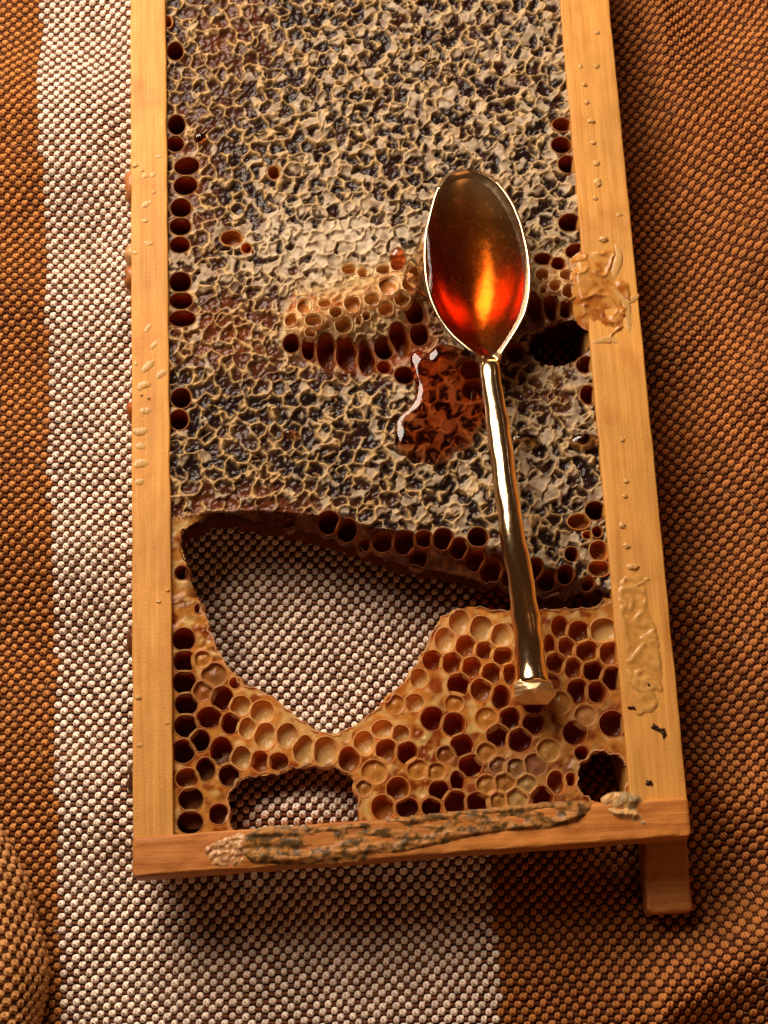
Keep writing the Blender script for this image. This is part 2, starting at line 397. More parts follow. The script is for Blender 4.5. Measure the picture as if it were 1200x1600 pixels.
XL0 = P(205.5, 650, 0)[0]; XL1 = P(265, 650, 0)[0]
XR1 = P(930, 620, 0)[0]; XR0 = P(1013, 620, 0)[0]
YB1 = P(640, 1277, 0)[1]; YB0 = P(640, 1339, 0)[1]
YT0 = P(560, -150, 0)[1]; YT1 = P(560, -230, 0)[1]

def bar(name, x0, x1, y0, y1, z0, z1, axis, mat, r=0.7, seg=90, seed=0, rough=0.12, col=None, skew=0.0):
    """rounded plank with slightly uneven edges; axis 0 = along x, 1 = along y"""
    a0, a1 = (x0, x1) if axis == 0 else (y0, y1); b0, b1 = (y0, y1) if axis == 0 else (x0, x1)
    prof = []
    for cx, cz, st in ((b1 - r, z1 - r, 0), (b0 + r, z1 - r, 90), (b0 + r, z0 + r, 180), (b1 - r, z0 + r, 270)):
        for k in range(5):
            an = math.radians(st + 22.5 * k); prof.append((cx + r * math.cos(an), cz + r * math.sin(an)))
    dense = []
    for k in range(len(prof)):
        p, q = np.array(prof[k]), np.array(prof[(k + 1) % len(prof)])
        m = max(1, int(np.linalg.norm(q - p) / 0.9))
        for t in range(m): dense.append(p + (q - p) * t / m)
    prof = np.array(dense); cen = np.array([(b0 + b1) / 2, (z0 + z1) / 2])
    t = np.concatenate([[0, 0.0, 0.25, 0.7], np.linspace(1.2, a1 - a0 - 1.2, seg), np.array([a1 - a0 - 0.7, a1 - a0 - .25, a1 - a0, a1 - a0])])
    sh = np.concatenate([[0.0, 0.9, 0.96, 0.995], np.ones(seg), [0.995, 0.96, 0.9, 0.0]])
    L_, K = np.meshgrid(t, np.arange(len(prof)), indexing='ij')
    b = prof[K][..., 0]; z = prof[K][..., 1]
    ins = (1 - sh)[:, None]
    bb = cen[0] + (b - cen[0]) - np.sign(b - cen[0]) * np.minimum(np.abs(b - cen[0]), np.where(sh[:, None] == 0, 1e9, 8 * ins * 0.9))
    zz = cen[1] + (z - cen[1]) - np.sign(z - cen[1]) * np.minimum(np.abs(z - cen[1]), np.where(sh[:, None] == 0, 1e9, 8 * ins * 0.9))
    al = a0 + L_
    n = rough * fbm(al / 6.0, (b + z) / 1.6, seed, 3)
    zz = zz + n * np.where(z > cen[1], 1, -1) * (sh[:, None] > 0.99)
    bb = bb + rough * 1.4 * gn(al / 9.0, z / 3.0 + np.sign(b - cen[0]) * 7, seed + 3) * np.sign(b - cen[0]) * (sh[:, None] > 0.99) * (np.abs(b - cen[0]) > (b1 - b0) * .3)
    V = np.stack([al, bb, zz] if axis == 0 else [bb, al, zz], -1).reshape(-1, 3)
    V[:, 1] += skew * (V[:, 0] - 0.5 * (x0 + x1))
    F = grid_faces(len(t), len(prof), True)
    if axis == 1: F = F[:, ::-1]
    return mesh(name, V, F[:, ::-1], mat, frame, col)

bar('side_bar', XL0, XL1, YB1 - 4.0, YT1, ZC, 0.0, 1, M_WOODY, 0.45, 150, 3)
bar('side_bar', XR1, XR0, YB1 - 1.5, YT1, ZC, 0.0, 1, M_WOODY, 0.45, 150, 4)
XBR = P(1078, 1280, 0)[0]; XBL = P(207, 1340, 0)[0]
bar('bottom_bar', XBL, XBR, YB0, YB1, -9.5, 0.9, 0, M_WOODX, 0.8, 190, 5, 0.22, None, 0.032)
bar('top_bar', XL0 - 3, XR0 + 3, YT0, YT1 + 6, -16, 1.2, 0, M_WOODX, 0.8, 60, 6)
lg0 = P(1014, 1427, -13); lg1 = P(1085, 1427, -13)
bar('frame_lug', lg0[0], lg1[0], lg0[1], YB1 - 3, ZC - 0.5, -13.0, 1, M_WOODL, 0.9, 40, 8, 0.3)

# ------------------------------------------------------------------ honeycomb surface
ZS = -1.4                                   # mean level of the comb face
def gb(px, py, x, y, rx, ry=None):
    ry = ry or rx
    return np.exp(-((px - x) / rx) ** 2 - ((py - y) / ry) ** 2)

TOPLINE = ([255, 330, 400, 480, 540, 600, 680, 760, 820, 880, 960], [812, 800, 796, 802, 812, 826, 838, 852, 872, 892, 925])
def comb_z(px, py):
    """level of the comb face (mm) at photograph position (on the frame plane)"""
    z = np.full(np.shape(px), ZS)
    d = py - np.interp(px, *TOPLINE)
    up = (d > -40) & (py < 1000) & (d < 140)
    low = py > 933
    wdt = np.interp(px, [250, 400, 560, 700, 940, 960], [20, 30, 65, 70, 55, 30])
    z = z - np.where(low, 0, 8.0 * sstep(290, 340, px) * sstep(-8, 1, d / 1.0) * np.clip(d / wdt, 0, 1.15))
    # torn, upstanding band left of the spoon
    t = (px - 455) / 195.0; cy = 505 - 62 * t
    z = z + 2.6 * np.exp(-((py - cy) / 30.0) ** 2) * sstep(-0.08, 0.10, t) * sstep(1.12, 0.95, t)
    z = z - 2.6 * gb(px, py, 575, 552, 95, 30) - 2.5 * gb(px, py, 660, 515, 34, 40)
    # right of the spoon
    z = z + 1.6 * gb(px, py, 880, 445, 55, 28) - 2.5 * gb(px, py, 850, 490, 32, 35) - 1.5 * gb(px, py, 870, 545, 60, 40)
    # a swelling of pale caps below the middle
    z = z + 0.9 * gb(px, py, 500, 390, 120, 60)
    return z

def W3(pts, z):
    p = np.array(pts, float); return P(p[:, 0], p[:, 1], z)[:, :2]

# rims of the holes, seen on the comb face
H1_top = np.array([(292, 828), (340, 808), (400, 814), (460, 819), (510, 829), (560, 848), (620, 870), (690, 884), (760, 902), (800, 912), (850, 922), (905, 926), (938, 926)], float)
H1_low = np.array([(930, 945), (880, 949), (830, 951), (785, 951), (742, 946), (708, 952), (684, 968), (668, 998), (650, 1034), (618, 1076), (585, 1106), (552, 1132), (520, 1144), (488, 1134), (458, 1112), (432, 1090), (402, 1074), (380, 1064), (354, 1034), (338, 1002), (326, 968), (316, 940), (302, 910), (293, 878), (286, 850)], float)
H1_top[:, 1] += 15 * sstep(340, 420, H1_top[:, 0]) * sstep(945, 850, H1_top[:, 0])
zt = comb_z(H1_top[:, 0], H1_top[:, 1])
H1 = np.concatenate([P(H1_top[:, 0], H1_top[:, 1], zt)[:, :2], W3(H1_low, ZS)])
H2 = W3([(360, 1262), (366, 1232), (392, 1217), (432, 1212), (460, 1203), (500, 1200), (534, 1206), (552, 1226), (557, 1262), (548, 1292), (450, 1300), (390, 1302), (366, 1294)], ZS)
def ell_px(cx, cy, rx, ry, ang, n=20):
    a = np.linspace(0, 2 * math.pi, n, endpoint=False); c, s = math.cos(math.radians(ang)), math.sin(math.radians(ang))
    return np.stack([cx + rx * np.cos(a) * c - ry * np.sin(a) * s, cy + rx * np.cos(a) * s + ry * np.sin(a) * c], -1)
H3 = W3(ell_px(942, 1214, 38, 36, -30), ZS)
H4 = W3(ell_px(874, 538, 46, 33, -16), ZS - 1.4)
HOLES = [spline(np.c_[h, np.zeros(len(h))], n)[:, :2] for h, n in ((H1, 560), (H2, 200), (H3, 110), (H4, 120))]

# open cells: px, py, half width, half height, kind  (D deep dark, R dark red, A amber, P pale shallow, T torn)
CELLS = []
def add(kind, s):
    for it in s.split(';'):
        v = [float(q) for q in it.split(',')]
        CELLS.append((v[0], v[1], v[2], v[3] if len(v) > 3 else v[2], v[4] if len(v) > 4 else 0.0, kind))
add('D', '274,80,12,14;276,195,13,15;274,225,13,12;292,260,19,13,-12;290,290,18,14,-15;283,325,16,14;282,354,16,13;281,383,15,12;282,441,17,16;283,470,18,13;285,498,20,12;283,622,15,15;280,656,14,15')
add('A', '362,372,15,10;385,388,7;262,34,6,8;428,270,8,9')
add('D', '877,227,15,12;887,257,14,13;890,348,17,13,-15;930,798,15,14;933,831,14,14;884,897,14,15;893,866,10,11')
add('R', '900,393,15,10,-15;878,195,13,9')
add('A', '936,861,13,14;936,888,15,11;919,912,14,11;918,836,12,9;905,815,16,10')
add('D', '514,816,16,14;542,829,15,14;747,839,15,14')
add('R', '391,819,17,11;452,819,17,13;479,832,16,11;569,852,17,16;599,846,15,12;632,848,16,14;599,873,17,14;654,872,15,14;680,886,16,15;637,890,18,10;693,841,17,16;717,857,15,15;742,874,16,16;767,892,16,16;708,899,14,11;734,905,14,9;855,908,16,15;837,889,11,14;800,902,14,14;560,868,13,8;662,842,13,11')
add('D', '287,999,14;288,1033,14;288,1066,15;291,1100,15;290,1134,16;286,1174,16,16;298,1249,16,15;297,1285,16,14;313,1157,14,16;321,1202,14,17;358,1211,14,16;284,895,12,12;310,951,7,11')
add('R', '327,1121,16,13;360,1130,14,16;346,1174,14,18;347,1091,14,15;342,1272,14,20;717,1070,14,15;783,1090,12,16;676,1123,16;709,1132,16;797,1123,14,16;833,1131,16;833,1103,13,11;778,1149,15;812,1156,16;722,1165,15;735,1196,15;715,1220,9,13;686,1235,14;674,1261,13,12;712,1254,15,17;748,1254,16,13;636,1262,15,13;636,1176,14,15;847,1246,14;957,1060,14,16;903,1080,14,17;933,1081,14,15;957,1131,16;899,1145,15;909,1177,15;965,1184,13,14;927,1048,15')
add('A', '293,1216,18,15;604,1173,13,15;622,1233,15,16;598,1262,14,16;546,1186,15,17;406,1190,14,16;390,1217,13,11;435,1190,15,13;869,1223,11,15;892,1218,9,18;728,1010,15,16;757,1016,14,13;786,1025,15,14;676,1032,13;707,1036,15,16;737,1042,14;768,1052,15;752,1078,16,17;797,1053,9,15;875,980,12,16;905,988,16,15;858,1006,8,15;886,1011,11,15;918,1018,16,15;953,1021,13,15;869,1036,14,16;896,1044,12,15;367,1067,14,15;439,1103,15,11')
add('P', '719,973,15,17;752,982,17,18;696,1001,13,16;784,993,15,16;944,986,18,15;376,1103,15,14;387,1138,13,16;414,1150,15,20;410,1113,15;420,1085,12,10;449,1150,15,18;485,1137,15,11;377,1185,14,17;475,1172,15,22;509,1174,16,18;516,1150,14,9;566,1130,13,11;569,1162,14,17;590,1110,12,13;598,1140,15,13;626,1147,13;500,1196,13,8;648,1098,12,11;655,1060,11,12')
add('T', '582,467,11,9;607,446,13,14;550,475,11;572,494,11,9;602,482,11,9;475,479,9,13;490,500,13,9;507,474,9,7;537,508,13,11;561,500,9,9;620,416,9,8;600,422,11,7;567,427,8,7;546,421,11,7;485,520,10,8;628,466,11,10;640,444,10,11;455,500,9,9;525,488,10,8')
add('T', '848,430,10,9;868,446,11,9;886,430,10,8;890,455,10,9;908,440,9,9;850,452,9,8')
add('D', '600,546,14,16;455,537,11,12;632,586,14,13')
add('R', '510,552,13,25;541,556,15,25,-8')
add('R', '572,562,12,30,-6;625,532,15,25,-12;655,524,14,17;648,490,14,16;482,546,11,18;600,574,10,10;735,582,14,13;738,612,14,13')
add('R', '849,405,13,8;872,412,10,9;862,484,13,27,-15;836,486,11,26,-15;884,484,10,12;915,570,13,11,-40;829,562,10,19,-10;804,551,12,14;919,617,11,13')
cell = np.array([c[:5] for c in CELLS]); kinds = [c[5] for c in CELLS]
cz = comb_z(cell[:, 0], cell[:, 1]); cw = P(cell[:, 0], cell[:, 1], cz)
cw1 = P(cell[:, 0] + 10, cell[:, 1], cz); cw2 = P(cell[:, 0], cell[:, 1] + 10, cz)
crx = cell[:, 2] * np.linalg.norm(cw1 - cw, axis=1) / 10; cry = cell[:, 3] * np.linalg.norm(cw2 - cw, axis=1) / 10
cang = -np.radians(cell[:, 4]) - 0.0

# cells that meet a hole end at its edge
okc = np.ones(len(cell), bool)
lowc = cell[:, 1] > 940
crx = np.where(lowc, crx * 1.12, crx); cry = np.where(lowc, cry * 1.12, cry)
for h in HOLES:
    dd_ = polydist(cw[:, 0], cw[:, 1], h); inn_ = inpoly(cw[:, 0], cw[:, 1], h)
    rm = (crx + cry) / 2; lim = np.where(inn_, -1, dd_ - 0.35); f_ = np.clip(lim / rm, -1, 1)
    okc &= f_ > 0.42; f_ = np.clip(f_, 0.42, 1); crx = crx * f_; cry = cry * f_
cell, cw, cz, crx, cry, cang = cell[okc], cw[okc], cz[okc], crx[okc], cry[okc], cang[okc]; kinds = [k for k, o in zip(kinds, okc) if o]

def dir_r(i, j, dx, dy):
    a_ = math.atan2(dy, dx) - cang[i]
    return 1.0 / math.hypot(math.cos(a_) / crx[i], math.sin(a_) / cry[i])
nfix = len(cell)
fx, fy = [], []
for r_ in range(14):
    for c_ in range(26):
        fx.append(272 + 31.5 * (c_ + 0.5 * (r_ % 2)) + 3 * math.sin(r_ * 3.1 + c_ * 1.7)); fy.append(946 + 27.5 * r_ + 3 * math.cos(r_ * 1.3 + c_ * 2.9) - 0.055 * (fx[-1] - 272) * (r_ / 13.0))
fw = P(np.array(fx), np.array(fy), ZS); newc = []
for q in range(len(fx)):
    w_ = fw[q]
    if w_[0] < XL1 + 2.2 or w_[0] > XR1 - 2.2 or w_[1] < YB1 + 1.9: continue
    lim = 2.35
    for h in HOLES:
        if inpoly(w_[:1], w_[1:2], h)[0]: lim = -1; break
        lim = min(lim, polydist(w_[:1], w_[1:2], h)[0] - 0.45)
    if lim < 1.2: continue
    for i in range(nfix):
        d_ = math.hypot(w_[0] - cw[i, 0], w_[1] - cw[i, 1]); lim = min(lim, d_ - dir_r(i, 0, w_[0] - cw[i, 0], w_[1] - cw[i, 1]) * 0.97 - 0.28)
    if lim >= 1.6: newc.append((fx[q], fy[q], w_, lim))
if newc:
    cell = np.concatenate([cell, np.array([(a_[0], a_[1], 14, 14, 0) for a_ in newc])]); cw = np.concatenate([cw, np.array([a_[2] for a_ in newc])])
    cz = np.concatenate([cz, np.full(len(newc), ZS)]); crx = np.concatenate([crx, [a_[3] for a_ in newc]]); cry = np.concatenate([cry, [a_[3] * 0.97 for a_ in newc]])
    cang = np.concatenate([cang, np.zeros(len(newc))]); kinds += ['S'] * len(newc)
for it in range(3):
    for i in range(len(cell)):
        for j in np.nonzero(np.hypot(cw[:, 0] - cw[i, 0], cw[:, 1] - cw[i, 1]) < crx[i] + cry[i] + 4.5)[0]:
            if j <= i: continue
            dx, dy = cw[j, 0] - cw[i, 0], cw[j, 1] - cw[i, 1]; d_ = math.hypot(dx, dy)
            t_ = dir_r(i, j, dx, dy) + dir_r(j, i, -dx, -dy) + 0.22
            if t_ > d_:
                f_ = max(0.55, (d_ - 0.22) / (t_ - 0.22)); crx[i] *= f_; cry[i] *= f_; crx[j] *= f_; cry[j] *= f_

NS = 40; TH = np.linspace(0, 2 * math.pi, NS, endpoint=False)
RR = np.zeros((len(cell), NS))
hd = np.full(len(cell), 9.0)
for h in HOLES: hd = np.minimum(hd, polydist(cw[:, 0], cw[:, 1], h))
for i in range(len(cell)):
    r0_ = 1.0 / np.hypot(np.cos(TH - cang[i]) / crx[i], np.sin(TH - cang[i]) / cry[i]); mx_ = 1.15 if kinds[i] != 'S' else 1.22
    if cell[i, 1] < 930 and kinds[i] == 'D' and (cell[i, 0] < 320 or cell[i, 0] > 840): mx_ = 1.06
    rr_ = r0_ * mx_
    for j in range(len(cell)):
        dx, dy = cw[j, 0] - cw[i, 0], cw[j, 1] - cw[i, 1]; d_ = math.hypot(dx, dy)
        if j == i or d_ > 11: continue
        ri, rj = dir_r(i, j, dx, dy), dir_r(j, i, -dx, -dy); lim = d_ * ri / (ri + rj) - 0.17
        cs = np.cos(TH - math.atan2(dy, dx))
        rr_ = np.where(cs > 0.15, np.minimum(rr_, lim / np.maximum(cs, 0.15)), rr_)
    rr_ = np.minimum(rr_, max(hd[i] - 0.3, 0.9 * r0_.min()))
    for q in range(2): rr_ = 0.25 * np.roll(rr_, 1) + 0.5 * rr_ + 0.25 * np.roll(rr_, -1)
    RR[i] = np.maximum(rr_, 0.5)

STEP = 0.235
gx = np.arange(XL1 - 0.15, XR1 + 0.15, STEP); gy = np.arange(YB1 - 2.2, YT0 + 0.3, STEP)
X, Y = np.meshgrid(gx, gy); NR, NC = X.shape
px, py = proj(X, Y, ZS)

# maps of how the comb face looks from place to place
bare = np.clip(sstep(930, 950, py) + sstep(0, 1, 0 * px), 0, 1)
bare = np.maximum(bare, 0.9 * sstep(-6, 8, py - np.interp(px, *TOPLINE)) * (py < 940))
torn = np.clip(1.3 * np.exp(-((py - (505 - 62 * (px - 455) / 195.0)) / 34.0) ** 2) * sstep(430, 465, px) * sstep(668, 640, px) + gb(px, py, 875, 435, 60, 35) , 0, 1)
deepz = np.clip(gb(px, py, 575, 555, 100, 28) + gb(px, py, 655, 510, 35, 40) + gb(px, py, 850, 500, 50, 55), 0, 1)
Lm = 0.45 + 0.42 * gb(px, py, 500, 390, 190, 60) + 0.24 * gb(px, py, 690, 640, 60, 60) + 0.06 * gb(px, py, 740, 150, 260, 170) + 0.12 * gb(px, py, 840, 330, 90, 90) \
    - 0.30 * gb(px, py, 330, 60, 130, 150) - 0.25 * gb(px, py, 320, 300, 70, 160) - 0.28 * gb(px, py, 350, 600, 150, 100) \
    - 0.22 * gb(px, py, 420, 760, 200, 60) + 0.05 * gb(px, py, 850, 740, 130, 110) + 0.10 * gn(X / 11, Y / 11, 60)  # includes extra pale caps painted beneath the puddle to brighten its honey
amber = np.clip(0.9 * gb(px, py, 350, 520, 90, 60) + 0.6 * gb(px, py, 300, 270, 40, 130) + 0.45 * gb(px, py, 480, 440, 80, 30) + 0.8 * gb(px, py, 360, 790, 150, 32) + 0.5 * gb(px, py, 360, 60, 70, 80)
                + 0.5 * gb(px, py, 850, 600, 60, 50) + 0.25 * gn(X / 8, Y / 8, 61), 0, 1)

# irregular caps: warped, jittered lattice
PIT = 4.15
wx = X + 0.95 * gn(X / 3.1, Y / 3.1, 41) + 0.22 * gn(X / 1.3, Y / 1.3, 42)
wy = Y + 0.95 * gn(X / 3.1, Y / 3.1, 43) + 0.22 * gn(X / 1.3, Y / 1.3, 44)
rowh = PIT * 0.866
r0 = np.floor(wy / rowh).astype(int); F1 = np.full(X.shape, 1e9); F2 = F1.copy(); ID = np.zeros(X.shape, np.int64); DX = np.zeros(X.shape); DY = np.zeros(X.shape)
for dr in (-1, 0, 1, 2):
    rr = r0 + dr; c0 = np.floor(wx / PIT - 0.5 * (rr % 2)).astype(int)
    for dc in (-1, 0, 1, 2):
        cc = c0 + dc
        qx = (cc + 0.5 * (rr % 2) + 0.24 * (hsh(rr, cc, 51) - 0.5) * 2) * PIT
        qy = (rr + 0.24 * (hsh(rr, cc, 52) - 0.5) * 2) * rowh
        d = np.hypot(wx - qx, wy - qy); iid = (rr + 2000) * 10000 + cc + 2000
        nf = d < F1
        F2 = np.where(nf, F1, np.minimum(F2, d)); DX = np.where(nf, wx - qx, DX); DY = np.where(nf, wy - qy, DY)
        F1 = np.where(nf, d, F1); ID = np.where(nf, iid, ID)
ir = ID // 10000; ic = ID % 10000
rnd = hsh(ir, ic, 53); rnd2 = hsh(ir, ic, 54); ang0 = hsh(ir, ic, 55) * 2 * math.pi
fA = fbm(X / 2.4, Y / 2.4, 45, 2) + 0.10 * gn(X / 0.9, Y / 0.9, 58)
side_ = (DX * np.cos(ang0) + DY * np.sin(ang0)) / (PIT * 0.5)
fld = (2.1 * Lm - 1.16 + 0.9 * (rnd - 0.5)) - side_ + 0.50 * fA
m = sstep(-0.13, 0.13, fld)                                   # pale cap flake
# curling ridges of wax: thin lines wandering round the caps
w1 = gn(X / 5.2 + 0.3 * gn(X / 2.6, Y / 2.6, 46), Y / 5.2 + 0.3 * gn(X / 2.6, Y / 2.6, 47), 48)
l1 = np.exp(-(w1 / 0.09) ** 2) * sstep(0.0, 0.2, gn(X / 4.5, Y / 4.5, 49))
edge = np.exp(-((F2 - F1) / 0.78) ** 2) * sstep(-0.28, -0.05, gn(X / 3.8, Y / 3.8, 50))
ridge = np.clip(np.maximum(l1, edge) * (0.9 + 0.35 * gn(X / 1.6, Y / 1.6, 57)), 0, 1)
bare_all = np.clip(np.maximum(bare, torn), 0, 1)
cap = 1 - bare_all

Z = comb_z(px, py); Z0 = Z.copy()
und = 0.55 * gn(X / 9, Y / 9, 71) + 0.25 * gn(X / 3.5, Y / 3.5, 72)
mic = gn(X / 0.75, Y / 0.75, 73) + 0.6 * gn(X / 0.42, Y / 0.42, 74)
fl_t = (rnd2 - 0.5) * 0.35 * DX + (rnd - 0.5) * 0.35 * DY     # every flake lies a little tilted
hcap = 0.24 * m + 0.30 * fl_t * m + 0.74 * ridge + (1 - m) * (-0.42 + 0.10 * mic + 0.26 * gn(X / 1.4, Y / 1.4, 79)) * (1 - 0.5 * ridge) + m * (0.02 * mic + 0.20 * gn(X / 1.7, Y / 1.7, 80))
gk = np.clip(gb(px, py, 830, 1210, 85, 45) + gb(px, py, 650, 1190, 60, 45) + gb(px, py, 320, 1010, 30, 60), 0, 1)
hbare = 0.55 * gn(X / 3.2, Y / 3.2, 75) + 0.20 * mic * gk + (0.12 + 0.5 * gk) * gn(X / 1.5, Y / 1.5, 76)
htorn = 2.2 * (0.5 - np.abs(gn(X / 2.2, Y / 2.2, 77))) + 0.8 * gn(X / 2.6, Y / 2.6, 78)
Z = Z + und * cap + hcap * cap + hbare * bare * 0.7 + htorn * torn * 0.8

# colours (linear)
cream = lerp((0.38, 0.285, 0.185), (0.56, 0.435, 0.295), sstep(0.5, 1.0, Lm + 0.2 * rnd)); cream = lerp(cream, (0.36, 0.245, 0.13), 0.6 * sstep(0.5, 0.9, rnd2))
cream = lerp(cream, (0.20, 0.115, 0.075), 0.7 * sstep(-0.05, 0.5, gn(X / 2.3, Y / 2.3, 59)))
dark = lerp((0.018, 0.008, 0.007), (0.17, 0.042, 0.011), amber)
colr = lerp(dark, cream, m * (0.95 + 0.05 * mic.clip(-1, 1)))
colr = lerp(colr, lerp((0.56, 0.35, 0.14), (0.60, 0.44, 0.25), sstep(0.35, 0.8, Lm)), 0.92 * ridge)
nb = fbm(X / 4.2, Y / 4.2, 81, 3)
wax = lerp((0.74, 0.31, 0.055), (0.36, 0.075, 0.012), sstep(-0.1, 0.55, nb + 0.5 * gb(px, py, 650, 1190, 70, 50) + 0.35 * gb(px, py, 330, 1060, 30, 60) - 0.5 * gb(px, py, 500, 1120, 160, 60) + 0.2 * gb(px, py, 700, 1100, 60, 60)))
wax = lerp(wax, (0.88, 0.56, 0.18), sstep(0.05, 0.6, gn(X / 2.8, Y / 2.8, 82) + 0.55 * gb(px, py, 500, 1130, 170, 60) + 0.4 * gb(px, py, 690, 1000, 50, 60)))
grey = np.clip(gb(px, py, 830, 1210, 85, 45) + 0.8 * gb(px, py, 920, 1120, 40, 25) + 0.7 * gb(px, py, 780, 1180, 60, 30), 0, 1)
gcol = lerp((0.50, 0.34, 0.20), (0.10, 0.05, 0.03), sstep(-0.05, 0.4, gn(X / 1.7, Y / 1.7, 83) + 0.4 * gn(X / 0.8, Y / 0.8, 84)))
wax = lerp(wax, gcol, 0.32 * grey)
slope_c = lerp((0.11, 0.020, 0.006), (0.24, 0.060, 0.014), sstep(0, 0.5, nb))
wax = lerp(wax, slope_c, (py < 935) * sstep(300, 350, px))  # slope above the big hole painted dark red for its shade
tornc = lerp((0.88, 0.59, 0.25), (0.60, 0.20, 0.04), sstep(0.25, 0.75, gn(X / 3.0, Y / 3.0, 85) + 0.4 * gb(px, py, 490, 470, 40, 20)))
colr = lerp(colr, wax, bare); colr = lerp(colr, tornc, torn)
colr = lerp(colr, (0.22, 0.055, 0.015), 0.85 * deepz * (1 - torn))
rgh = np.clip(m + ridge, 0, 1) * cap + bare_all * 0.22
RGBA = np.concatenate([np.clip(colr, 0.004, 0.95), rgh[..., None]], -1)

# what is cut away: holes and open cells
keep = np.ones(X.shape, bool)
for h in HOLES: keep &= ~inpoly(X, Y, h)
for h in HOLES:                                   # trim to the broken edge
    bi = slice(*np.searchsorted(gy, [h[:, 1].min() - 1, h[:, 1].max() + 1])); bj = slice(*np.searchsorted(gx, [h[:, 0].min() - 1, h[:, 0].max() + 1]))
    kk_ = keep[bi, bj]; xs_, ys_ = X[bi, bj][kk_], Y[bi, bj][kk_]; kk_[kk_] = polydist(xs_, ys_, h[::3]) >= 0.25; keep[bi, bj] = kk_
for k in range(len(cell)):
    r = RR[k].max() + 1.0
    i0, i1 = np.searchsorted(gy, [cw[k, 1] - r, cw[k, 1] + r]); j0, j1 = np.searchsorted(gx, [cw[k, 0] - r, cw[k, 0] + r])
    if i1 <= i0 or j1 <= j0: continue
    sx = X[i0:i1, j0:j1] - cw[k, 0]; sy = Y[i0:i1, j0:j1] - cw[k, 1]
    q = np.hypot(sx, sy) / (np.interp(np.arctan2(sy, sx) % (2 * math.pi), np.r_[TH, 2 * math.pi], np.r_[RR[k], RR[k][0]]) + 0.14)
    keep[i0:i1, j0:j1] &= q > 1
    # the face around a cell closes up to its rim
    wgt = sstep(1.55, 1.05, q) * 0.8
    Z[i0:i1, j0:j1] = Z[i0:i1, j0:j1] * (1 - wgt) + (Z0[i0:i1, j0:j1] + 0.03) * wgt

gzy, gzx = np.gradient(Z, STEP)
NRM = np.stack([-gzx, -gzy, np.ones_like(Z)], -1); NRM /= np.linalg.norm(NRM, axis=-1, keepdims=True)
VV = np.stack([X, Y, Z], -1).reshape(-1, 3); CC = RGBA.reshape(-1, 4); NN = NRM.reshape(-1, 3)
FF = grid_faces(NR, NC)
FF = FF[keep.ravel()[FF].all(axis=1)]
fid = ID.ravel()[FF[:, 0]]; fb = bare_all.ravel()[FF[:, 0]] > 0.5

def sub(name, faces, mat, parent):
    u, inv = np.unique(faces, return_inverse=True)
    return mesh(name, VV[u], inv.reshape(-1, 4), mat, parent, CC[u], True, NN[u])

def hole_wall(h, seed, zbot=-17.5):
    n = len(h); nx = np.roll(h, -1, 0) - np.roll(h, 1, 0); t = nx / np.linalg.norm(nx, axis=1, keepdims=True)
    area = 0.5 * np.sum(h[:, 0] * np.roll(h[:, 1], -1) - np.roll(h[:, 0], -1) * h[:, 1])
    out = np.stack([t[:, 1], -t[:, 0]], -1) * (1 if area > 0 else -1)       # away from the hole
    hp = proj(h[:, 0], h[:, 1], ZS); z0 = comb_z(*hp)
    s = np.concatenate([[0], np.cumsum(np.linalg.norm(np.diff(h, axis=0), axis=1))])
    rib = np.abs(np.sin(math.pi * (s / 4.9 + 0.25 * gn(s / 7, 0 * s + seed, 91))))
    rings = []; cols = []
    low = (hp[1] > 940)
    pale = np.clip(sstep(935, 960, hp[1]), 0, 1) * (1 - 0.75 * gb(hp[0], hp[1], 460, 1215, 160, 40))  # walls painted pale on the lit edge, dark red on the shaded one
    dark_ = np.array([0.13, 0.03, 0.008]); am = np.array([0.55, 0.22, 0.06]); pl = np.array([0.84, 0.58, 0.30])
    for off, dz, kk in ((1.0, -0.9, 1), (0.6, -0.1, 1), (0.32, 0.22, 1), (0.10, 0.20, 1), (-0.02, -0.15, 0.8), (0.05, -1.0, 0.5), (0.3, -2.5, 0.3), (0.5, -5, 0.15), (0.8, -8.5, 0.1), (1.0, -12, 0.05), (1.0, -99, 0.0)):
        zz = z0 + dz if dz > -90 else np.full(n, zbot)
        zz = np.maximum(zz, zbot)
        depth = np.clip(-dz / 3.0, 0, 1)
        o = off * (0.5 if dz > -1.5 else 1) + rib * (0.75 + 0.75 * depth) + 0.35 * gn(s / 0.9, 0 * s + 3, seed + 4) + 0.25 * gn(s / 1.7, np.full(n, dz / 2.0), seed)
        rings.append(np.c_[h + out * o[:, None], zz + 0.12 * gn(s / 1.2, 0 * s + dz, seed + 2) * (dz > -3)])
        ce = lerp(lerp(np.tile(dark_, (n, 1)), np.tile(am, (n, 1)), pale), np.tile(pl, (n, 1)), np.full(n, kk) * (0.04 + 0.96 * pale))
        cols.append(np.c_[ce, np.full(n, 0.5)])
    return np.concatenate(rings), grid_faces(len(rings), n, True), np.concatenate(cols)

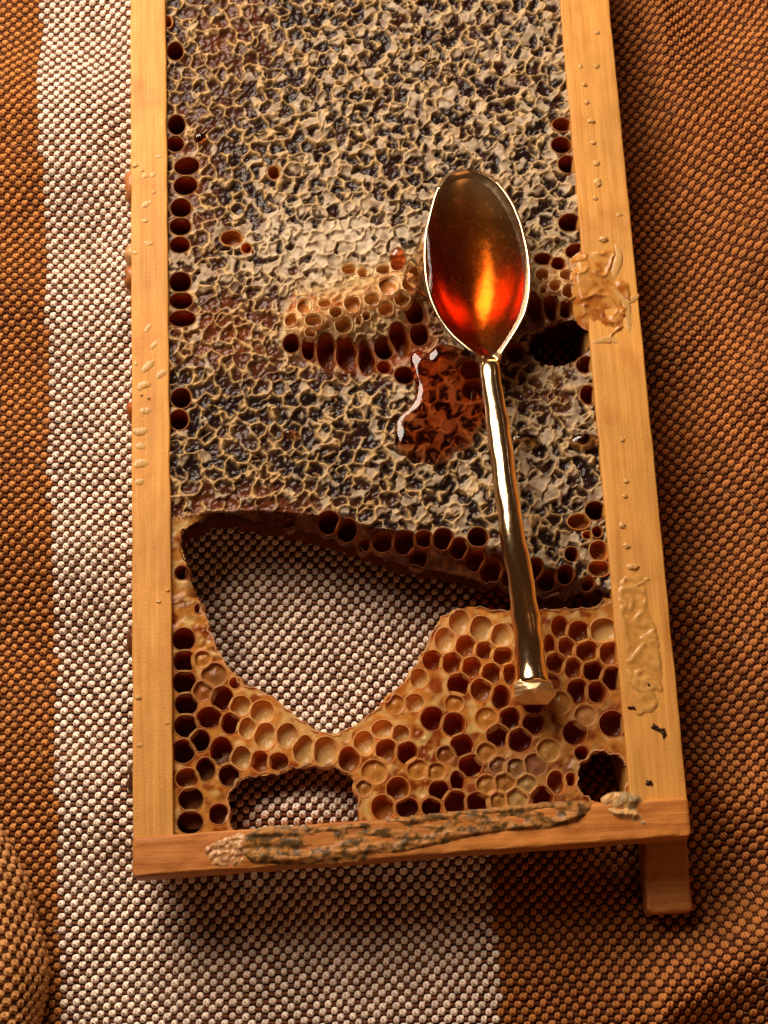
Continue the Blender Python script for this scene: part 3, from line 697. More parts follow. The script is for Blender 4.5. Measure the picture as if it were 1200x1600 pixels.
# the honeycomb itself: bare wax face, walls of the holes, back
Vs, Fs, Cs = [], [], []; base = 0
u, inv = np.unique(FF[fb], return_inverse=True)
Vs.append(VV[u]); Fs.append(inv.reshape(-1, 4)); Cs.append(CC[u]); base += len(u)
for k, h in enumerate(HOLES):
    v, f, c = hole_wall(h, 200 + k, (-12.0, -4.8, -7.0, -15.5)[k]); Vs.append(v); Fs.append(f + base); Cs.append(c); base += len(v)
bs = 1.2; bgx = np.arange(XL1, XR1 + bs, bs).clip(None, XR1); bgy = np.arange(YB1, YT0 + bs, bs).clip(None, YT0)
BX, BY = np.meshgrid(bgx, bgy); kb = np.ones(BX.shape, bool)
for h in HOLES: kb &= ~inpoly(BX, BY, h)
bf = grid_faces(*BX.shape); bf = bf[kb.ravel()[bf].all(axis=1)]
Vs.append(np.stack([BX, BY, np.where(gb(*proj(BX, BY, ZS), 460, 1245, 190, 80) > 0.3, -4.9, np.where(gb(*proj(BX, BY, ZS), 942, 1222, 70, 60) > 0.3, -7.1, -15.6))], -1).reshape(-1, 3)); Fs.append(bf[:, ::-1] + base); Cs.append(np.tile([0.3, 0.1, 0.03, 0.5], (BX.size, 1)))
comb = mesh('honeycomb', np.concatenate(Vs), np.concatenate(Fs), M_CELL, frame, np.concatenate(Cs))

# pale caps, one by one: the 300 that show largest, the rest as one mass
capf = FF[~fb]; capid = fid[~fb]
ids, cnt = np.unique(capid, return_counts=True)
fx_, fy_ = px.ravel()[capf[:, 0]], py.ravel()[capf[:, 0]]
order = np.argsort(capid, kind='stable'); starts = np.searchsorted(capid[order], ids)
score = []
for a, n in zip(starts, cnt):
    q = order[a:a + n]; cxm, cym = fx_[q].mean(), fy_[q].mean()
    score.append(n * (0.6 + cym / 1600.0) * (1 if cym > 10 else 0) * (0.2 if (abs(cxm - 745) < 75 and 270 < cym < 560) else 1))
top = set(np.argsort(score)[::-1][:300].tolist()); rest = []
for k, (a, n) in enumerate(zip(starts, cnt)):
    q = order[a:a + n]
    if k in top: sub('wax_cap', capf[q], M_CAP, comb)
    else: rest.append(capf[q])
o = sub('wax_caps_remaining', np.concatenate(rest), M_CAP, comb); o.name = 'wax_cap_mass'; o['kind'] = 'stuff'

# open cells
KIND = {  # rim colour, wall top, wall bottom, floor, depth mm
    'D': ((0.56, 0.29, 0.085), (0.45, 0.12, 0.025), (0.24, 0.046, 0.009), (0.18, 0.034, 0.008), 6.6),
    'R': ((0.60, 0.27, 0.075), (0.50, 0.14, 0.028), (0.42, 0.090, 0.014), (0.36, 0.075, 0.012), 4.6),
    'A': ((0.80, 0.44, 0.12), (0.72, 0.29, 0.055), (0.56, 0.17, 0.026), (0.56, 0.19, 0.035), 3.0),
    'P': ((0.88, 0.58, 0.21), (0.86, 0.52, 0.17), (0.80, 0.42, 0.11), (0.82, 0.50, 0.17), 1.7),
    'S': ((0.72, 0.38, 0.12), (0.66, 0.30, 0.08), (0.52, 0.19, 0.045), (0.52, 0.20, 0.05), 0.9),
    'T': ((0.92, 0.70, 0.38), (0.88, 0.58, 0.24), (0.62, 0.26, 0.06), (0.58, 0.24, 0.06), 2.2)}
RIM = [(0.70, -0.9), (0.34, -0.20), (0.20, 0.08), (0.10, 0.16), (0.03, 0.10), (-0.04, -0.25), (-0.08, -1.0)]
for k in range(len(cell)):
    kd = kinds[k]; rim_c, c1, c2, c3, dep = KIND[kd]
    px_, py_ = cell[k, 0], cell[k, 1]
    slope = (py_ < 935) and (py_ > np.interp(px_, *TOPLINE) - 4)
    if slope: rim_c = (0.36, 0.105, 0.026); dep = 6.5  # dark red rims carry the slope's painted shade
    elif kd in 'DR' and ((440 < px_ < 675 and 480 < py_ < 600) or (790 < px_ < 925 and 440 < py_ < 600)): rim_c = (0.42, 0.15, 0.038)
    if kd == 'S':                                       # closed cells take the tone of the wax around them
        jx = min(max(int((cw[k, 0] - gx[0]) / STEP), 0), NC - 1); jy = min(max(int((cw[k, 1] - gy[0]) / STEP), 0), NR - 1)
        base_c = np.clip(colr[jy, jx], 0.02, 0.9); rim_c = tuple(0.5 * base_c + 0.5 * np.array(rim_c)); c1 = tuple(base_c); c2 = c3 = tuple(base_c * 0.92)
    ph = 7.7 * k
    hexa = RR[k] * (1 + 0.02 * gn(TH * 0 + ph, 2 * np.cos(TH), 301) + 0.02 * gn(TH * 0 + ph, 2 * np.sin(TH), 302))
    rings, cols = [], []
    tall = 1.0 if kd != 'T' else 3.2
    dep *= 0.9 + 0.25 * hsh(np.array([k]), np.array([3]), 9)[0]
    prof = (list(RIM) if kd != 'S' else [(0.95, -0.9), (0.55, -0.18), (0.34, 0.04), (0.18, 0.10), (0.05, 0.06), (-0.06, -0.12), (-0.14, -0.25)]) + [(-0.12, -0.35 * dep), (-0.15, -0.7 * dep), (-0.35, -dep + 0.3)]
    dk = 0.85 + 0.3 * hsh(np.array([k]), np.array([5]), 9)[0]
    c, s = 1.0, 0.0
    tx, ty = 0.9 * (hsh(np.array([k]), np.array([7]), 9)[0] - 0.5), 0.9 * (hsh(np.array([k]), np.array([8]), 9)[0] - 0.5)
    for i, (off, dz) in enumerate(prof):
        a = (hexa + off) * np.cos(TH); b_ = (hexa + off) * np.sin(TH)
        xx_ = cw[k, 0] + a * c - b_ * s; yy_ = cw[k, 1] + a * s + b_ * c
        zb_ = comb_z(*proj(xx_, yy_, cz[k])) if i < 9 else cz[k]
        z = zb_ + (dz * tall if dz > 0 else dz) + (0.10 * tall if kd != 'T' else 0.5) * gn(TH * 0 + ph + 3, 4 * np.cos(TH) + 2 * np.sin(TH), 303) * (i in (1, 2, 3, 4))
        dp = min(1.0, max(0, -dz) / dep)
        rings.append(np.stack([cw[k, 0] + a * c - b_ * s + tx * dp, cw[k, 1] + a * s + b_ * c + ty * dp, z], -1))
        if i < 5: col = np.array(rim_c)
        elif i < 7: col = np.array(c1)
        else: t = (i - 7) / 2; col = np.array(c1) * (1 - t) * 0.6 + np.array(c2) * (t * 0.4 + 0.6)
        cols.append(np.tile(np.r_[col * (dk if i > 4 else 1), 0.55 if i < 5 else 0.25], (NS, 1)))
    cup = (-0.02, -0.25, -0.3) if kd != 'S' else (0.15, 0.55, 0.7)
    if kd == 'S': prof_z = 0
    for fr, dz in zip((0.72, 0.35, 0.02), cup):        # rounded floor
        a = RR[k] * fr * np.cos(TH); b_ = RR[k] * fr * np.sin(TH)
        z = cz[k] - dep + dz + (0.12 if kd != 'S' else 0.30 * fr) * gn(TH * 0 + ph + fr, 2 * np.cos(TH), 304)
        rings.append(np.stack([cw[k, 0] + a * c - b_ * s + tx, cw[k, 1] + a * s + b_ * c + ty, z], -1))
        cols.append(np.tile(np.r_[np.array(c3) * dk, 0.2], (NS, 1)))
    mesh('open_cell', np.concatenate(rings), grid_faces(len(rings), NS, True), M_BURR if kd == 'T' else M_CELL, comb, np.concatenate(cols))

# ------------------------------------------------------------------ wax and propolis on the bars
def patch(name, poly_px, z0, hfun, cfun, mat, parent, step=0.25, fade=1.2, zfun=None):
    poly = W3(poly_px, z0); poly = spline(np.c_[poly, np.zeros(len(poly))], 120)[:, :2]
    ax = np.arange(poly[:, 0].min(), poly[:, 0].max(), step); ay = np.arange(poly[:, 1].min(), poly[:, 1].max(), step)
    A, B = np.meshgrid(ax, ay); ins = inpoly(A, B, poly); d = np.where(ins, polydist(A, B, poly), 0)
    q = proj(A, B, z0)
    zb = z0 if zfun is None else zfun(A, B, q[0], q[1])
    z = zb - 0.35 + (hfun(A, B, q[0], q[1]) + 0.35) * sstep(0, fade, d)
    f = grid_faces(*A.shape); f = f[ins.ravel()[f].all(axis=1)]
    u, inv = np.unique(f, return_inverse=True)
    V = np.stack([A, B, z], -1).reshape(-1, 3)[u]; C = cfun(A, B, q[0], q[1], z - z0).reshape(-1, 4)[u]
    return mesh(name, V, inv.reshape(-1, 4), mat, parent, C)

def c4(c, r): return np.concatenate([c, np.full(c.shape[:-1] + (1,), r)], -1)
ZB = 1.05
def prop_h(a, b, x, y):
    line = 1306 - 0.098 * (x - 380)                       # upper crust, then lower crust
    l2 = np.interp(x, [380, 480, 620, 760, 860, 930], [1338, 1340, 1322, 1298, 1288, 1272]) + 6 * gn(a / 4, b * 0, 401)
    r1 = np.exp(-((y - line + 2) / 8.0) ** 2) * (0.7 + 0.6 * gn(a / 3, b / 3, 402))
    r2 = np.exp(-((y - l2) / 9.0) ** 2) * (1.0 + 0.6 * gn(a / 2.5, b / 2.5, 403))
    lump = sstep(470, 430, x) * 0.9
    return 0.30 * r1 + 0.50 * r2 + 0.3 * lump + 0.50 * fbm(a / 7.0, b / 1.9, 404, 2) + 0.10 * gn(a / 0.9, b / 0.9, 406) - 0.04
def prop_c(a, b, x, y, h):
    n = fbm(a / 2.2, b / 1.6, 405, 3)
    c = lerp((0.34, 0.145, 0.038), (0.085, 0.045, 0.014), sstep(-0.2, 0.5, n + 0.3 * gb(x, y, 440, 1320, 70, 30)))
    c = lerp(c, (0.58, 0.36, 0.15), sstep(1295, 1270, y + 0.1 * (x - 500)) * 0.6)
    return c4(c, 0.6)
patch('propolis_crust', [(378, 1306), (420, 1290), (520, 1288), (640, 1274), (760, 1262), (880, 1250), (926, 1254), (915, 1278), (860, 1296), (770, 1304), (700, 1320), (620, 1336), (520, 1350), (430, 1353), (385, 1346)], ZB, prop_h, prop_c, M_PROP, frame)
patch('propolis_lump', [(938, 1246), (960, 1236), (990, 1238), (1006, 1250), (1000, 1268), (1026, 1292), (1015, 1300), (985, 1284), (960, 1278), (944, 1262)], ZB,
      lambda a, b, x, y: 1.2 * gb(x, y, 985, 1250, 16, 9) + 0.9 * np.exp(-((y - 1272 + 0.02 * (x - 980) ** 2 * 0.2) / 6.0) ** 2) + 0.4 * fbm(a / 1.6, b / 1.6, 411, 3) - 0.1,
      lambda a, b, x, y, h: c4(lerp((0.55, 0.30, 0.11), (0.30, 0.20, 0.09), sstep(-.2, .5, fbm(a / 2, b / 2, 412, 2) + 0.5 * gb(x, y, 985, 1250, 20, 12))), 0.4), M_PROP, frame)
patch('wax_smear', [(318, 1322), (345, 1308), (385, 1300), (392, 1330), (380, 1352), (345, 1358), (322, 1345)], ZB,
      lambda a, b, x, y: 0.1 + 0.4 * fbm(a / 1.0, b / 1.0, 421, 3) + 0.7 * gb(x, y, 376, 1322, 6, 6),
      lambda a, b, x, y, h: c4(lerp((0.62, 0.34, 0.14), (0.45, 0.2, 0.08), sstep(-.3, .5, fbm(a / 1.4, b / 1.4, 422, 2))), 0.4), M_BURR, frame)
# torn wax built over the right bar
def br_h(a, b, x, y):
    rg = 1 - np.abs(fbm(a / 7.0, b / 6.0, 431, 2)) * 1.3
    return 0.04 + 0.55 * np.clip(rg, 0, 1) ** 6 + 0.25 * gn(a / 3.4, b / 3.4, 432) + 1.1 * gb(x, y, 900, 445, 36, 30) - 0.35 * sstep(500, 550, y)
def br_c(a, b, x, y, h):
    n = fbm(a / 3.0, b / 3.0, 433, 3)
    c = lerp((0.60, 0.27, 0.055), (0.42, 0.13, 0.02), sstep(-0.1, 0.6, n + 0.5 * gb(x, y, 930, 490, 40, 40)))
    return c4(lerp(c, (0.72, 0.42, 0.13), sstep(0.6, 1.8, h)), 0.3)
patch('wax_bridge', [(890, 402), (915, 388), (945, 384), (962, 378), (974, 392), (966, 425), (988, 440), (994, 462), (988, 490), (980, 520), (986, 532), (960, 548), (935, 544), (922, 520), (908, 510), (897, 490), (894, 462), (890, 436), (893, 414)], 0.0, br_h, br_c, M_BURR, frame, 0.25, 2.2, lambda a, b, x, y: comb_z(x, y) * (1 - sstep(XR1 - 5, XR1 - 0.3, a)))

def rel_h(a, b, x, y):
    w1_ = gn(a / 4.6 + 0.2, b / 4.2, 441) + 0.12 * gn(a / 1.5, b / 1.5, 442)
    ln = np.exp(-(w1_ / 0.27) ** 2) * (0.75 + 0.4 * gn(a / 3, b / 3, 443))
    w2_ = gn(a / 5.0 + 7.7, b / 4.0 + 3.1, 444); ln = np.maximum(ln, np.exp(-(w2_ / 0.22) ** 2) * sstep(-0.1, 0.2, gn(a / 6, b / 6, 445)))
    return 0.02 + 0.34 * ln + 0.10 * gn(a / 2.2, b / 2.2, 446)
patch('wax_relief', [(962, 905), (990, 890), (1012, 898), (1020, 940), (1034, 990), (1042, 1050), (1040, 1096), (1018, 1122), (985, 1118), (975, 1060), (968, 1000), (960, 950)], 0.0, rel_h,
      lambda a, b, x, y, h: c4(lerp((0.58, 0.27, 0.058), (0.64, 0.33, 0.085), sstep(0.0, 0.4, h)), 0.2), M_BURR, frame, 0.25, 1.8)

def dome(name, cx, cy, rx, ry, z0, h, col, mat, parent, ang=0, seed=0, sq=0.35, rr=0.4, origin=None):
    """low irregular blob (polar mesh) sitting on a surface; sizes in photograph pixels"""
    c = P(cx, cy, z0); kx = np.linalg.norm(P(cx + 10, cy, z0) - c) / 10
    th = np.linspace(0, 2 * math.pi, 28, endpoint=False); q = np.array([0.02, 0.3, 0.55, 0.75, 0.9, 1.0, 1.06])
    T, Q = np.meshgrid(th, q); wob_ = 1 + sq * gn(np.cos(T) * 1.1 + seed * 3.1, np.sin(T) * 1.1, 501)
    a = rx * kx * Q * wob_ * np.cos(T); b = ry * kx * Q * wob_ * np.sin(T); an = -math.radians(ang)
    x = c[0] + a * math.cos(an) - b * math.sin(an); y = c[1] + a * math.sin(an) + b * math.cos(an)
    z = z0 + h * np.sqrt(np.clip(1 - Q ** 2.4, 0, 1)) * (1 + 0.25 * gn(x / 0.8, y / 0.8, seed)) - np.where(Q > 1, 0.4, 0.08)
    C = np.tile(np.r_[np.array(col), rr], (x.size, 1))
    return mesh(name, np.stack([x, y, z], -1).reshape(-1, 3), grid_faces(len(q), 28, True)[:, ::-1][:, ::-1], mat, parent, C)

WAXC = (0.62, 0.345, 0.105)
k = 0
for x, y, rx, ry, h in [(933, 51, 5, 4, .6), (907, 104, 4, 5, .5), (932, 103, 5, 5, .6), (913, 132, 5, 4, .6), (916, 160, 5, 4, .6), (923, 189, 7, 5, .8), (927, 223, 5, 4, .6), (932, 255, 6, 5, .7), (934, 285, 6, 8, .8), (930, 310, 5, 4, .5), (968, 335, 6, 4, .4), (943, 374, 8, 6, 1.0),
                        (972, 687, 4, 5, .6), (978, 752, 5, 4, .6), (977, 775, 5, 4, .6), (972, 821, 6, 6, .7), (979, 853, 6, 5, .7), (989, 886, 10, 6, .9), (1010, 905, 6, 4, .4),
                        (211, 258, 6, 5, .5), (222, 266, 4, 3, .4), (226, 345, 6, 4, .4), (232, 380, 8, 5, .3), (212, 395, 5, 4, .3), (240, 300, 3, 3, .3), (221, 617, 3, 2, .6), (232, 622, 3, 3, .7), (248, 940, 4, 3, .5), (262, 922, 3, 3, .5), (216, 1090, 6, 4, .5), (262, 1130, 4, 3, .5), (218, 1165, 6, 4, .4)]:
    k += 1; dome('wax_bead', x, y, rx, ry, 0.0, h * 0.7, np.array(WAXC) * (0.9 + 0.02 * (k % 10)), M_BURR, frame, seed=k)

def ridge_tube(name, pts, r, z0, col, mat, parent, seed):
    """a squeezed bead of wax along a curve"""
    w_ = spline(np.c_[W3(pts, z0), np.zeros(len(pts))], 26, False)[:, :2]
    t = np.gradient(w_, axis=0); t /= np.linalg.norm(t, axis=1, keepdims=True); n_ = np.stack([-t[:, 1], t[:, 0]], -1)
    u = np.linspace(0, 1, 26); rr = r * np.sin(math.pi * np.clip(u * 0.96 + 0.02, 0, 1)) ** 0.5 * (1 + 0.22 * gn(u * 5, u * 0 + seed, 511))
    an = np.linspace(-0.25, math.pi + 0.25, 9)
    V = w_[:, None, :] + n_[:, None, :] * (np.cos(an)[None] * rr[:, None] * 1.8)[..., None]
    Zz = z0 + np.sin(an)[None] * rr[:, None] * 0.48 - 0.08
    V = np.concatenate([V, Zz[..., None]], -1).reshape(-1, 3)
    return mesh(name, V, grid_faces(26, 9), mat, parent, np.tile(np.r_[col, 0.4], (len(V), 1)))
for i, (pts, r) in enumerate([
        ([(217, 640), (226, 642), (238, 640)], .8), ([(208, 671), (218, 675), (231, 670)], .8), ([(211, 699), (220, 697), (229, 700)], .7), ([(208, 731), (218, 724), (234, 723)], .9), ([(210, 752), (218, 753), (225, 749)], .7),
        ([(222, 582), (231, 572), (241, 562)], .8), ([(216, 610), (222, 602), (236, 599)], .8), ([(208, 570), (216, 567)], .6), ([(244, 592), (252, 584), (263, 578)], .7), ([(221, 324), (230, 318), (239, 315)], .7), ([(221, 278), (228, 274), (233, 277)], .6), ([(234, 276), (243, 270)], .6), ([(242, 245), (255, 243)], .4), ([(235, 545), (248, 532)], .6), ([(226, 520), (236, 505)], .5),
        ([(962, 380), (966, 405), (952, 445)], .9), ([(948, 448), (975, 470), (982, 500), (984, 520)], .8), ([(970, 475), (990, 466), (998, 460)], .8), ([(905, 404), (930, 400), (958, 396)], .9), ([(925, 536), (950, 530), (968, 536)], .7), ([(940, 1010), (0.5 + 940, 1012)], .1)][:20]):
    ridge_tube('wax_ridge', pts, r * 0.72, 0.0, np.array(WAXC) * (0.95 + 0.03 * (i % 4)), M_BURR, frame, i)
# dark specks of propolis on the lower right bar, knots of wax on the outer left side
for i, (x, y, rx, ry, a) in enumerate([(988, 1106, 7, 3, 20), (1014, 1071, 3, 4, 0), (1030, 1140, 11, 4, 8), (1036, 1146, 4, 7, 0), (1014, 1223, 6, 5, 0), (1022, 1136, 5, 4, 0)]):
    dome('propolis_speck', x, y, rx, ry, 0.0, 0.5, (0.03, 0.012, 0.006), M_PROP, frame, a, 40 + i, 0.8)
def burr(y0, y1, out, zc, col, seed):
    a = P(204, y0, zc); b = P(204, y1, zc); L_ = a[1] - b[1]; cy = (a[1] + b[1]) / 2
    th = np.linspace(0, 2 * math.pi, 24, endpoint=False); q = np.linspace(0, 1, 8)
    T, Q = np.meshgrid(th, q)
    yy = cy + L_ / 2 * np.cos(T) * np.sqrt(1 - Q ** 3 * 0.98); zz = zc + 4.5 * np.sin(T) * np.sqrt(1 - Q ** 3 * 0.98)
    xx = XL0 + 0.4 - (out + 0.4) * Q * (1 + 0.35 * gn(yy / 2, zz / 2, seed))
    dent = np.where(Q > 0.9, 1.3, 0)                                   # hollow in the end, like a broken cell
    xx = xx + dent
    C = np.tile(np.r_[col, 0.4], (xx.size, 1)); C[xx.size - 24:, :3] *= 0.3
    mesh('burr_comb', np.stack([xx, yy, zz], -1).reshape(-1, 3), grid_faces(8, 24, True), M_BURR, frame, C)
for i, (y0, y1, o_, c_) in enumerate([(268, 322, 2.6, (0.45, 0.17, 0.05)), (385, 422, 2.4, (0.62, 0.34, 0.13)), (418, 458, 2.8, (0.40, 0.14, 0.04)), (630, 662, 2.2, (0.42, 0.10, 0.02)), (978, 1032, 2.0, (0.14, 0.04, 0.012)), (1188, 1244, 2.0, (0.10, 0.035, 0.012))]):
    burr(y0, y1, o_, -9.0, np.array(c_), 60 + i)

# ------------------------------------------------------------------ the spoon
spoon = empty('spoon', P(790, 680, 0.0))
tag(spoon, 'gold coloured metal teaspoon with faceted handle end, lying on the honeycomb', 'spoon')
TS = np.array([0.0, .012, .03, .07, .12, .2, .3, .42, .53, .63, .73, .82, .9, .96, 1.0])
LP_ = np.array([(727, 263), (713, 264), (701, 269), (687, 284), (678, 304), (670, 334), (663, 364), (661, 404), (664, 440), (671, 468), (684, 497), (703, 523), (726, 543), (741, 554), (750, 566)], float)
RP_ = np.array([(729, 263), (744, 264), (757, 269), (773, 279), (788, 294), (804, 318), (817, 350), (827, 392), (831, 430), (829, 462), (822, 492), (808, 518), (793, 540), (785, 553), (781, 566)], float)
tt = np.unique(np.concatenate([np.linspace(0, 0.12, 12), np.linspace(0.12, 1, 48)]))
def smooth_interp(t, ts, v):
    return np.stack([np.interp(t, ts, v[:, k]) for k in range(2)], -1)
def sm(a):
    b = a.copy(); b[1:-1] = (a[:-2] + 2 * a[1:-1] + a[2:]) / 4; return b
lp = sm(sm(smooth_interp(tt, TS, LP_))); rp = sm(sm(smooth_interp(tt, TS, RP_)))
zrim = lambda t: 8.9 - 0.3 * t + 1.2 * t ** 4 - 1.3 * sstep(0.95, 1.0, np.asarray(t))
dep = lambda t: 7.6 * np.clip(np.sin(math.pi * np.clip(t, 0, 1) ** 1.22), 0, 1) ** 0.62
roll = 0.8 * sstep(0, 0.25, tt) * sstep(1.0, 0.75, tt)
lw = P(lp[:, 0], lp[:, 1], zrim(tt) - roll); rw = P(rp[:, 0], rp[:, 1], zrim(tt) + roll)
ss = np.sin(np.linspace(-math.pi / 2, math.pi / 2, 41))
def bowl_pts(extra=0.0):
    A = (lw + rw)[:, None] / 2 + (rw - lw)[:, None] / 2 * ss[None, :, None]
    A = A.copy(); A[..., 2] -= dep(tt)[:, None] * np.clip(1 - ss[None] ** 2, 0, 1) ** 0.72 + extra
    return A
A = bowl_pts()
nb_, ns_ = A.shape[:2]
bo = mesh('bowl', A.reshape(-1, 3), grid_faces(nb_, ns_), M_GOLDI, spoon, origin=np.array(spoon.location) / MM)
so = bo.modifiers.new('thickness', 'SOLIDIFY'); so.thickness = 0.0007; so.offset = -1.0; so.use_even_offset = False

HP = np.array([(764.5, 553, 13, 5.6), (765.2, 561, 15, 7.9), (765.6, 569, 15.8, 9.1), (766.2, 582, 15.6, 9.7), (769, 605, 16, 9.9), (776, 650, 18.5, 10.2), (783, 700, 19, 11.2), (789.5, 750, 19.5, 12.7), (796, 800, 20, 14.0), (803, 850, 20.5, 14.2), (812, 900, 21.5, 12.9), (820, 950, 22.5, 10.4), (826.5, 1000, 23, 7.7), (831, 1040, 24, 7.2), (834, 1068, 25, 8.0)])
hp = spline(HP, 110, False)
cen = P(hp[:, 0], hp[:, 1], hp[:, 3]); ed = P(hp[:, 0] + 10, hp[:, 1], hp[:, 3]); wd = hp[:, 2] * np.linalg.norm(ed - cen, axis=1) / 10
cen[:, 0] += 0.30 * gn(np.arange(110) / 16.0, np.zeros(110) + 9, 603) * sstep(10, 25, np.arange(110)); tg = np.gradient(cen, axis=0); tg /= np.linalg.norm(tg, axis=1, keepdims=True)
sd = np.cross(tg, np.array([0, 0, 1.0])); sd /= np.linalg.norm(sd, axis=1, keepdims=True); sd *= np.sign(sd[:, :1])
upv = np.cross(sd, tg); upv *= np.sign(upv[:, 2:3])
PR = np.array([(-1.0, -0.30), (-0.96, 0.02), (-0.86, 0.34), (-0.68, 0.62), (-0.44, 0.84), (-0.16, 0.96), (0.12, 0.96), (0.32, 0.86), (0.42, 0.80), (0.48, 0.82), (0.54, 0.78), (0.66, 0.58), (0.82, 0.28), (0.95, -0.06), (1.0, -0.32), (0.9, -0.62), (0.6, -0.9), (0.0, -1.0), (-0.6, -0.9), (-0.92, -0.6)])
thk = np.interp(np.arange(110), [0, 4, 18, 45, 109], [0.5, 1.05, 1.6, 2.1, 2.4])
ham = 1 + 0.07 * gn(np.arange(110) / 7.0, np.zeros(110), 601)
tw = np.radians(8 + 5 * gn(np.arange(110) / 22.0, np.zeros(110) + 4, 602))
pr = np.stack([PR[None, :, 0] * np.cos(tw)[:, None] * (wd * ham)[:, None] - PR[None, :, 1] * np.sin(tw)[:, None] * thk[:, None],
               PR[None, :, 0] * np.sin(tw)[:, None] * (wd * ham)[:, None] * 0.6 + PR[None, :, 1] * np.cos(tw)[:, None] * thk[:, None]], -1)
HV = cen[:, None] + sd[:, None] * pr[..., :1] + upv[:, None] * pr[..., 1:]
HV = np.concatenate([HV, ], 0)
hv = HV.reshape(-1, 3); hf = grid_faces(110, len(PR), True)
c0 = len(hv); hv = np.concatenate([hv, HV[0].mean(0)[None], HV[-1].mean(0)[None]])
ring = np.arange(len(PR)); capA = np.stack([np.full(len(PR), c0), (ring + 1) % len(PR), ring, ring], -1); capB = np.stack([np.full(len(PR), c0 + 1), 109 * len(PR) + ring, 109 * len(PR) + (ring + 1) % len(PR), 109 * len(PR) + (ring + 1) % len(PR)], -1)
hb = bmesh.new(); bv = [hb.verts.new((v - np.array(spoon.location) / MM) * MM) for v in hv]
for f in hf: hb.faces.new([bv[q] for q in f])
for f in np.concatenate([capA, capB]): hb.faces.new([bv[q] for q in f[:3]])
bmesh.ops.recalc_face_normals(hb, faces=hb.faces)
for f in hb.faces: f.smooth = True
me = bpy.data.meshes.new('handle'); hb.to_mesh(me); hb.free(); ho = link('handle', me, M_GOLD, spoon)
sb = ho.modifiers.new('smooth', 'SUBSURF'); sb.levels = 1; sb.render_levels = 1
# faceted end
kb_ = bmesh.new()
for x, y, z in [(812, 1061, 8.6), (852, 1057, 8.8), (828, 1077, 9.6), (840, 1074, 9.5), (803, 1070, 7.4), (862, 1066, 7.6), (836, 1084, 8.7), (804, 1091, 5.6), (870, 1085, 5.6), (816, 1101, 4.6), (856, 1101, 4.6), (836, 1095, 6.6), (808, 1066, -.6), (860, 1062, -.6), (808, 1094, -.8), (864, 1088, -.8), (834, 1098, -.8)]:
    kb_.verts.new((P(x, y, z) - np.array(spoon.location) / MM) * MM)
bmesh.ops.convex_hull(kb_, input=kb_.verts)
bmesh.ops.dissolve_limit(kb_, angle_limit=math.radians(6), verts=kb_.verts, edges=kb_.edges)
bmesh.ops.bevel(kb_, geom=list(kb_.edges), offset=0.00015, segments=1, affect='EDGES')
me = bpy.data.meshes.new('end_facet'); kb_.to_mesh(me); kb_.free(); link('handle_end', me, M_GOLDB, spoon)

# ------------------------------------------------------------------ honey
ZH = 7.95
inn = bowl_pts(0.22); top_ = A.copy()
top_[..., 2] = np.where(A[..., 2] < ZH - 0.02, ZH + 0.10 * np.exp(-(ZH - A[..., 2]) / 0.5), A[..., 2] - 0.12)
n_ = nb_ * ns_
V = np.concatenate([top_.reshape(-1, 3), inn.reshape(-1, 3)]); f = grid_faces(nb_, ns_)
def border(nr, nc):
    idx = np.concatenate([np.arange(nc), np.arange(1, nr) * nc + nc - 1, (nr - 1) * nc + np.arange(nc - 2, -1, -1), np.arange(nr - 2, 0, -1) * nc]); return idx
bd = border(nb_, ns_); b2 = np.roll(bd, -1)
Fh = np.concatenate([f[:, ::-1], f + n_, np.stack([bd, b2, b2 + n_, bd + n_], -1)])
hs = mesh('spoon_honey', V, Fh, M_HONEY); bm = bmesh.new(); bm.from_mesh(hs.data); bmesh.ops.remove_doubles(bm, verts=bm.verts, dist=1e-6); bmesh.ops.recalc_face_normals(bm, faces=bm.faces); bm.to_mesh(hs.data); bm.free()
tag(hs, 'deep amber honey filling the bowl of the gold spoon', 'honey')

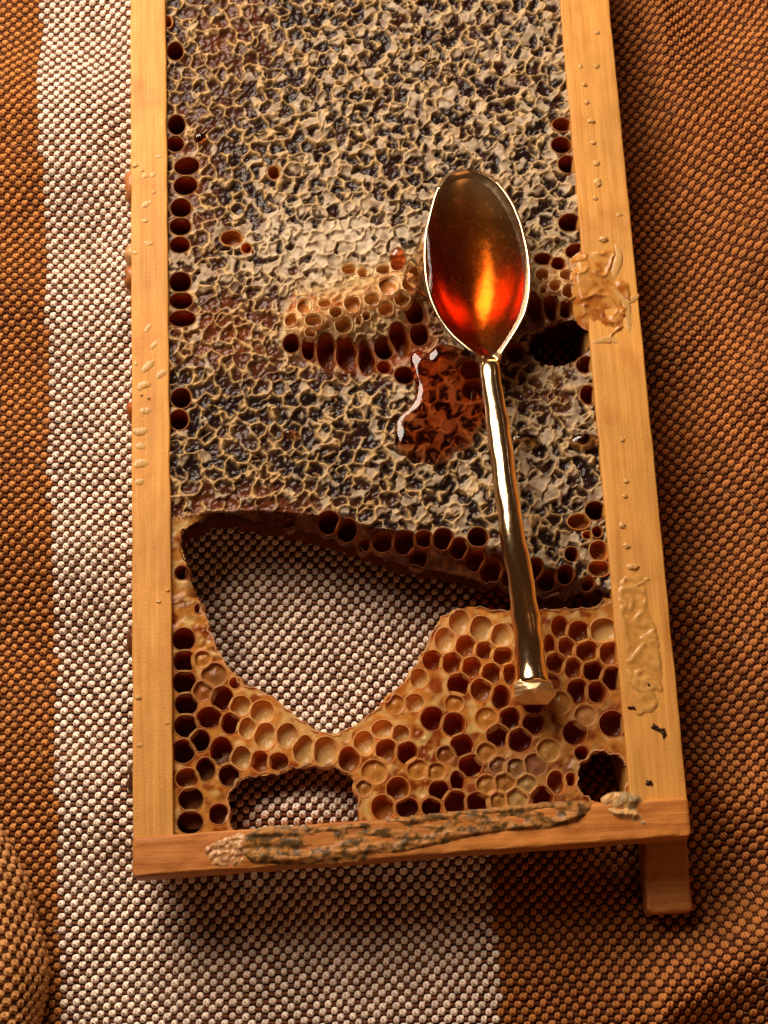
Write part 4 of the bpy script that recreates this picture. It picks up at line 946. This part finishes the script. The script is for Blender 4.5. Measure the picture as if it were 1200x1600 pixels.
def pool(name, pts, cpt, zb, H, label, mat, ztop=None, seed=0, power=6.0, group=None):
    """closed body of honey lying on the comb: outline points are (px, py[, z])"""
    p = np.array([(q[0], q[1], q[2] if len(q) > 2 else zb) for q in pts], float)
    w_ = np.c_[P(p[:, 0], p[:, 1], p[:, 2])]; w_ = spline(w_, 96); c = P(cpt[0], cpt[1], zb if ztop is None else ztop)
    q = np.array([0.01, 0.25, 0.5, 0.68, 0.8, 0.88, 0.94, 0.975, 0.993, 1.0])
    rings = []
    for k in q:
        b = c + (w_ - c) * k; b[:, 2] += H * max(0, 1 - k ** power) ** 0.5 * (1 + 0.15 * gn(b[:, 0] / 4, b[:, 1] / 4, seed)); rings.append(b)
    for k in (0.97, 0.6, 0.01):
        b = c + (w_ - c) * k; b[:, 2] -= 1.6; rings.append(b)
    o = mesh(name, np.concatenate(rings), grid_faces(len(rings), 96, True), mat)
    bm = bmesh.new(); bm.from_mesh(o.data); 
    bm.verts.ensure_lookup_table(); n0 = len(rings)
    bm.faces.new([bm.verts[i] for i in range(95, -1, -1)]); bm.faces.new([bm.verts[(n0 - 1) * 96 + i] for i in range(96)])
    bmesh.ops.recalc_face_normals(bm, faces=bm.faces)
    for f in bm.faces: f.smooth = True
    bm.to_mesh(o.data); bm.free()
    tag(o, label, 'honey', group); return o
pool('honey_puddle', [(641, 556), (652, 547), (668, 552), (682, 540), (700, 538), (725, 548), (748, 570), (765, 600), (772, 640), (760, 660), (744, 668), (736, 690), (722, 700), (706, 702), (702, 716), (684, 725), (655, 721), (632, 713), (619, 702), (616, 680), (619, 656), (634, 640), (648, 620), (648, 596), (642, 574)], (692, 635), -0.5, 1.5, 'large amber honey puddle spilled below the spoon bowl', M_HONEYP, seed=3)
pool('honey_drip', [(668, 352, 8.0), (656, 372, 6.8), (646, 395, 4.8), (636, 415, 2.2), (630, 432, 1.4), (640, 446, 1.6), (652, 452, 2.5), (664, 462, 4.5), (672, 470, 7.2), (676, 440, 7.6), (672, 400, 7.8)], (658, 425), 4.0, 1.7, 'honey running over the spoon rim onto the torn comb', M_HONEY, ztop=4.6, seed=5, power=3.0)
pool('honey_bead', [(612, 392), (622, 386), (631, 392), (634, 404), (628, 415), (615, 414), (608, 404)], (621, 401), 0.2, 1.7, 'small yellow honey bead on pale caps beside the spilling spoon', M_HONEYP, seed=6, power=2.6)
pool('honey_drop', [(890, 690), (900, 680), (918, 678), (935, 682), (936, 694), (918, 702), (898, 702)], (912, 690), -0.8, 1.5, 'red amber honey drop against the right bar of the frame', M_HONEY, seed=7, power=2.6)
pool('honey_drop', [(800, 682), (815, 678), (835, 680), (845, 688), (838, 700), (818, 702), (802, 698)], (822, 690), -0.9, 1.2, 'flat honey drop beside the right edge of the spoon handle', M_HONEY, seed=8, power=2.8)
pool('honey_fleck', [(304, 212), (312, 208), (321, 212), (322, 219), (313, 223), (304, 219)], (313, 215), -0.8, 1.2, 'tiny shiny honey fleck near the open cells along the left bar', M_HONEYP, seed=9, power=2.4)
pool('honey_fleck', [(440, 676), (452, 672), (466, 675), (466, 681), (452, 684), (441, 681)], (453, 678), -0.7, 1.1, 'tiny shiny honey fleck on the dark wet caps above the big hole', M_HONEYP, seed=10, power=2.4)
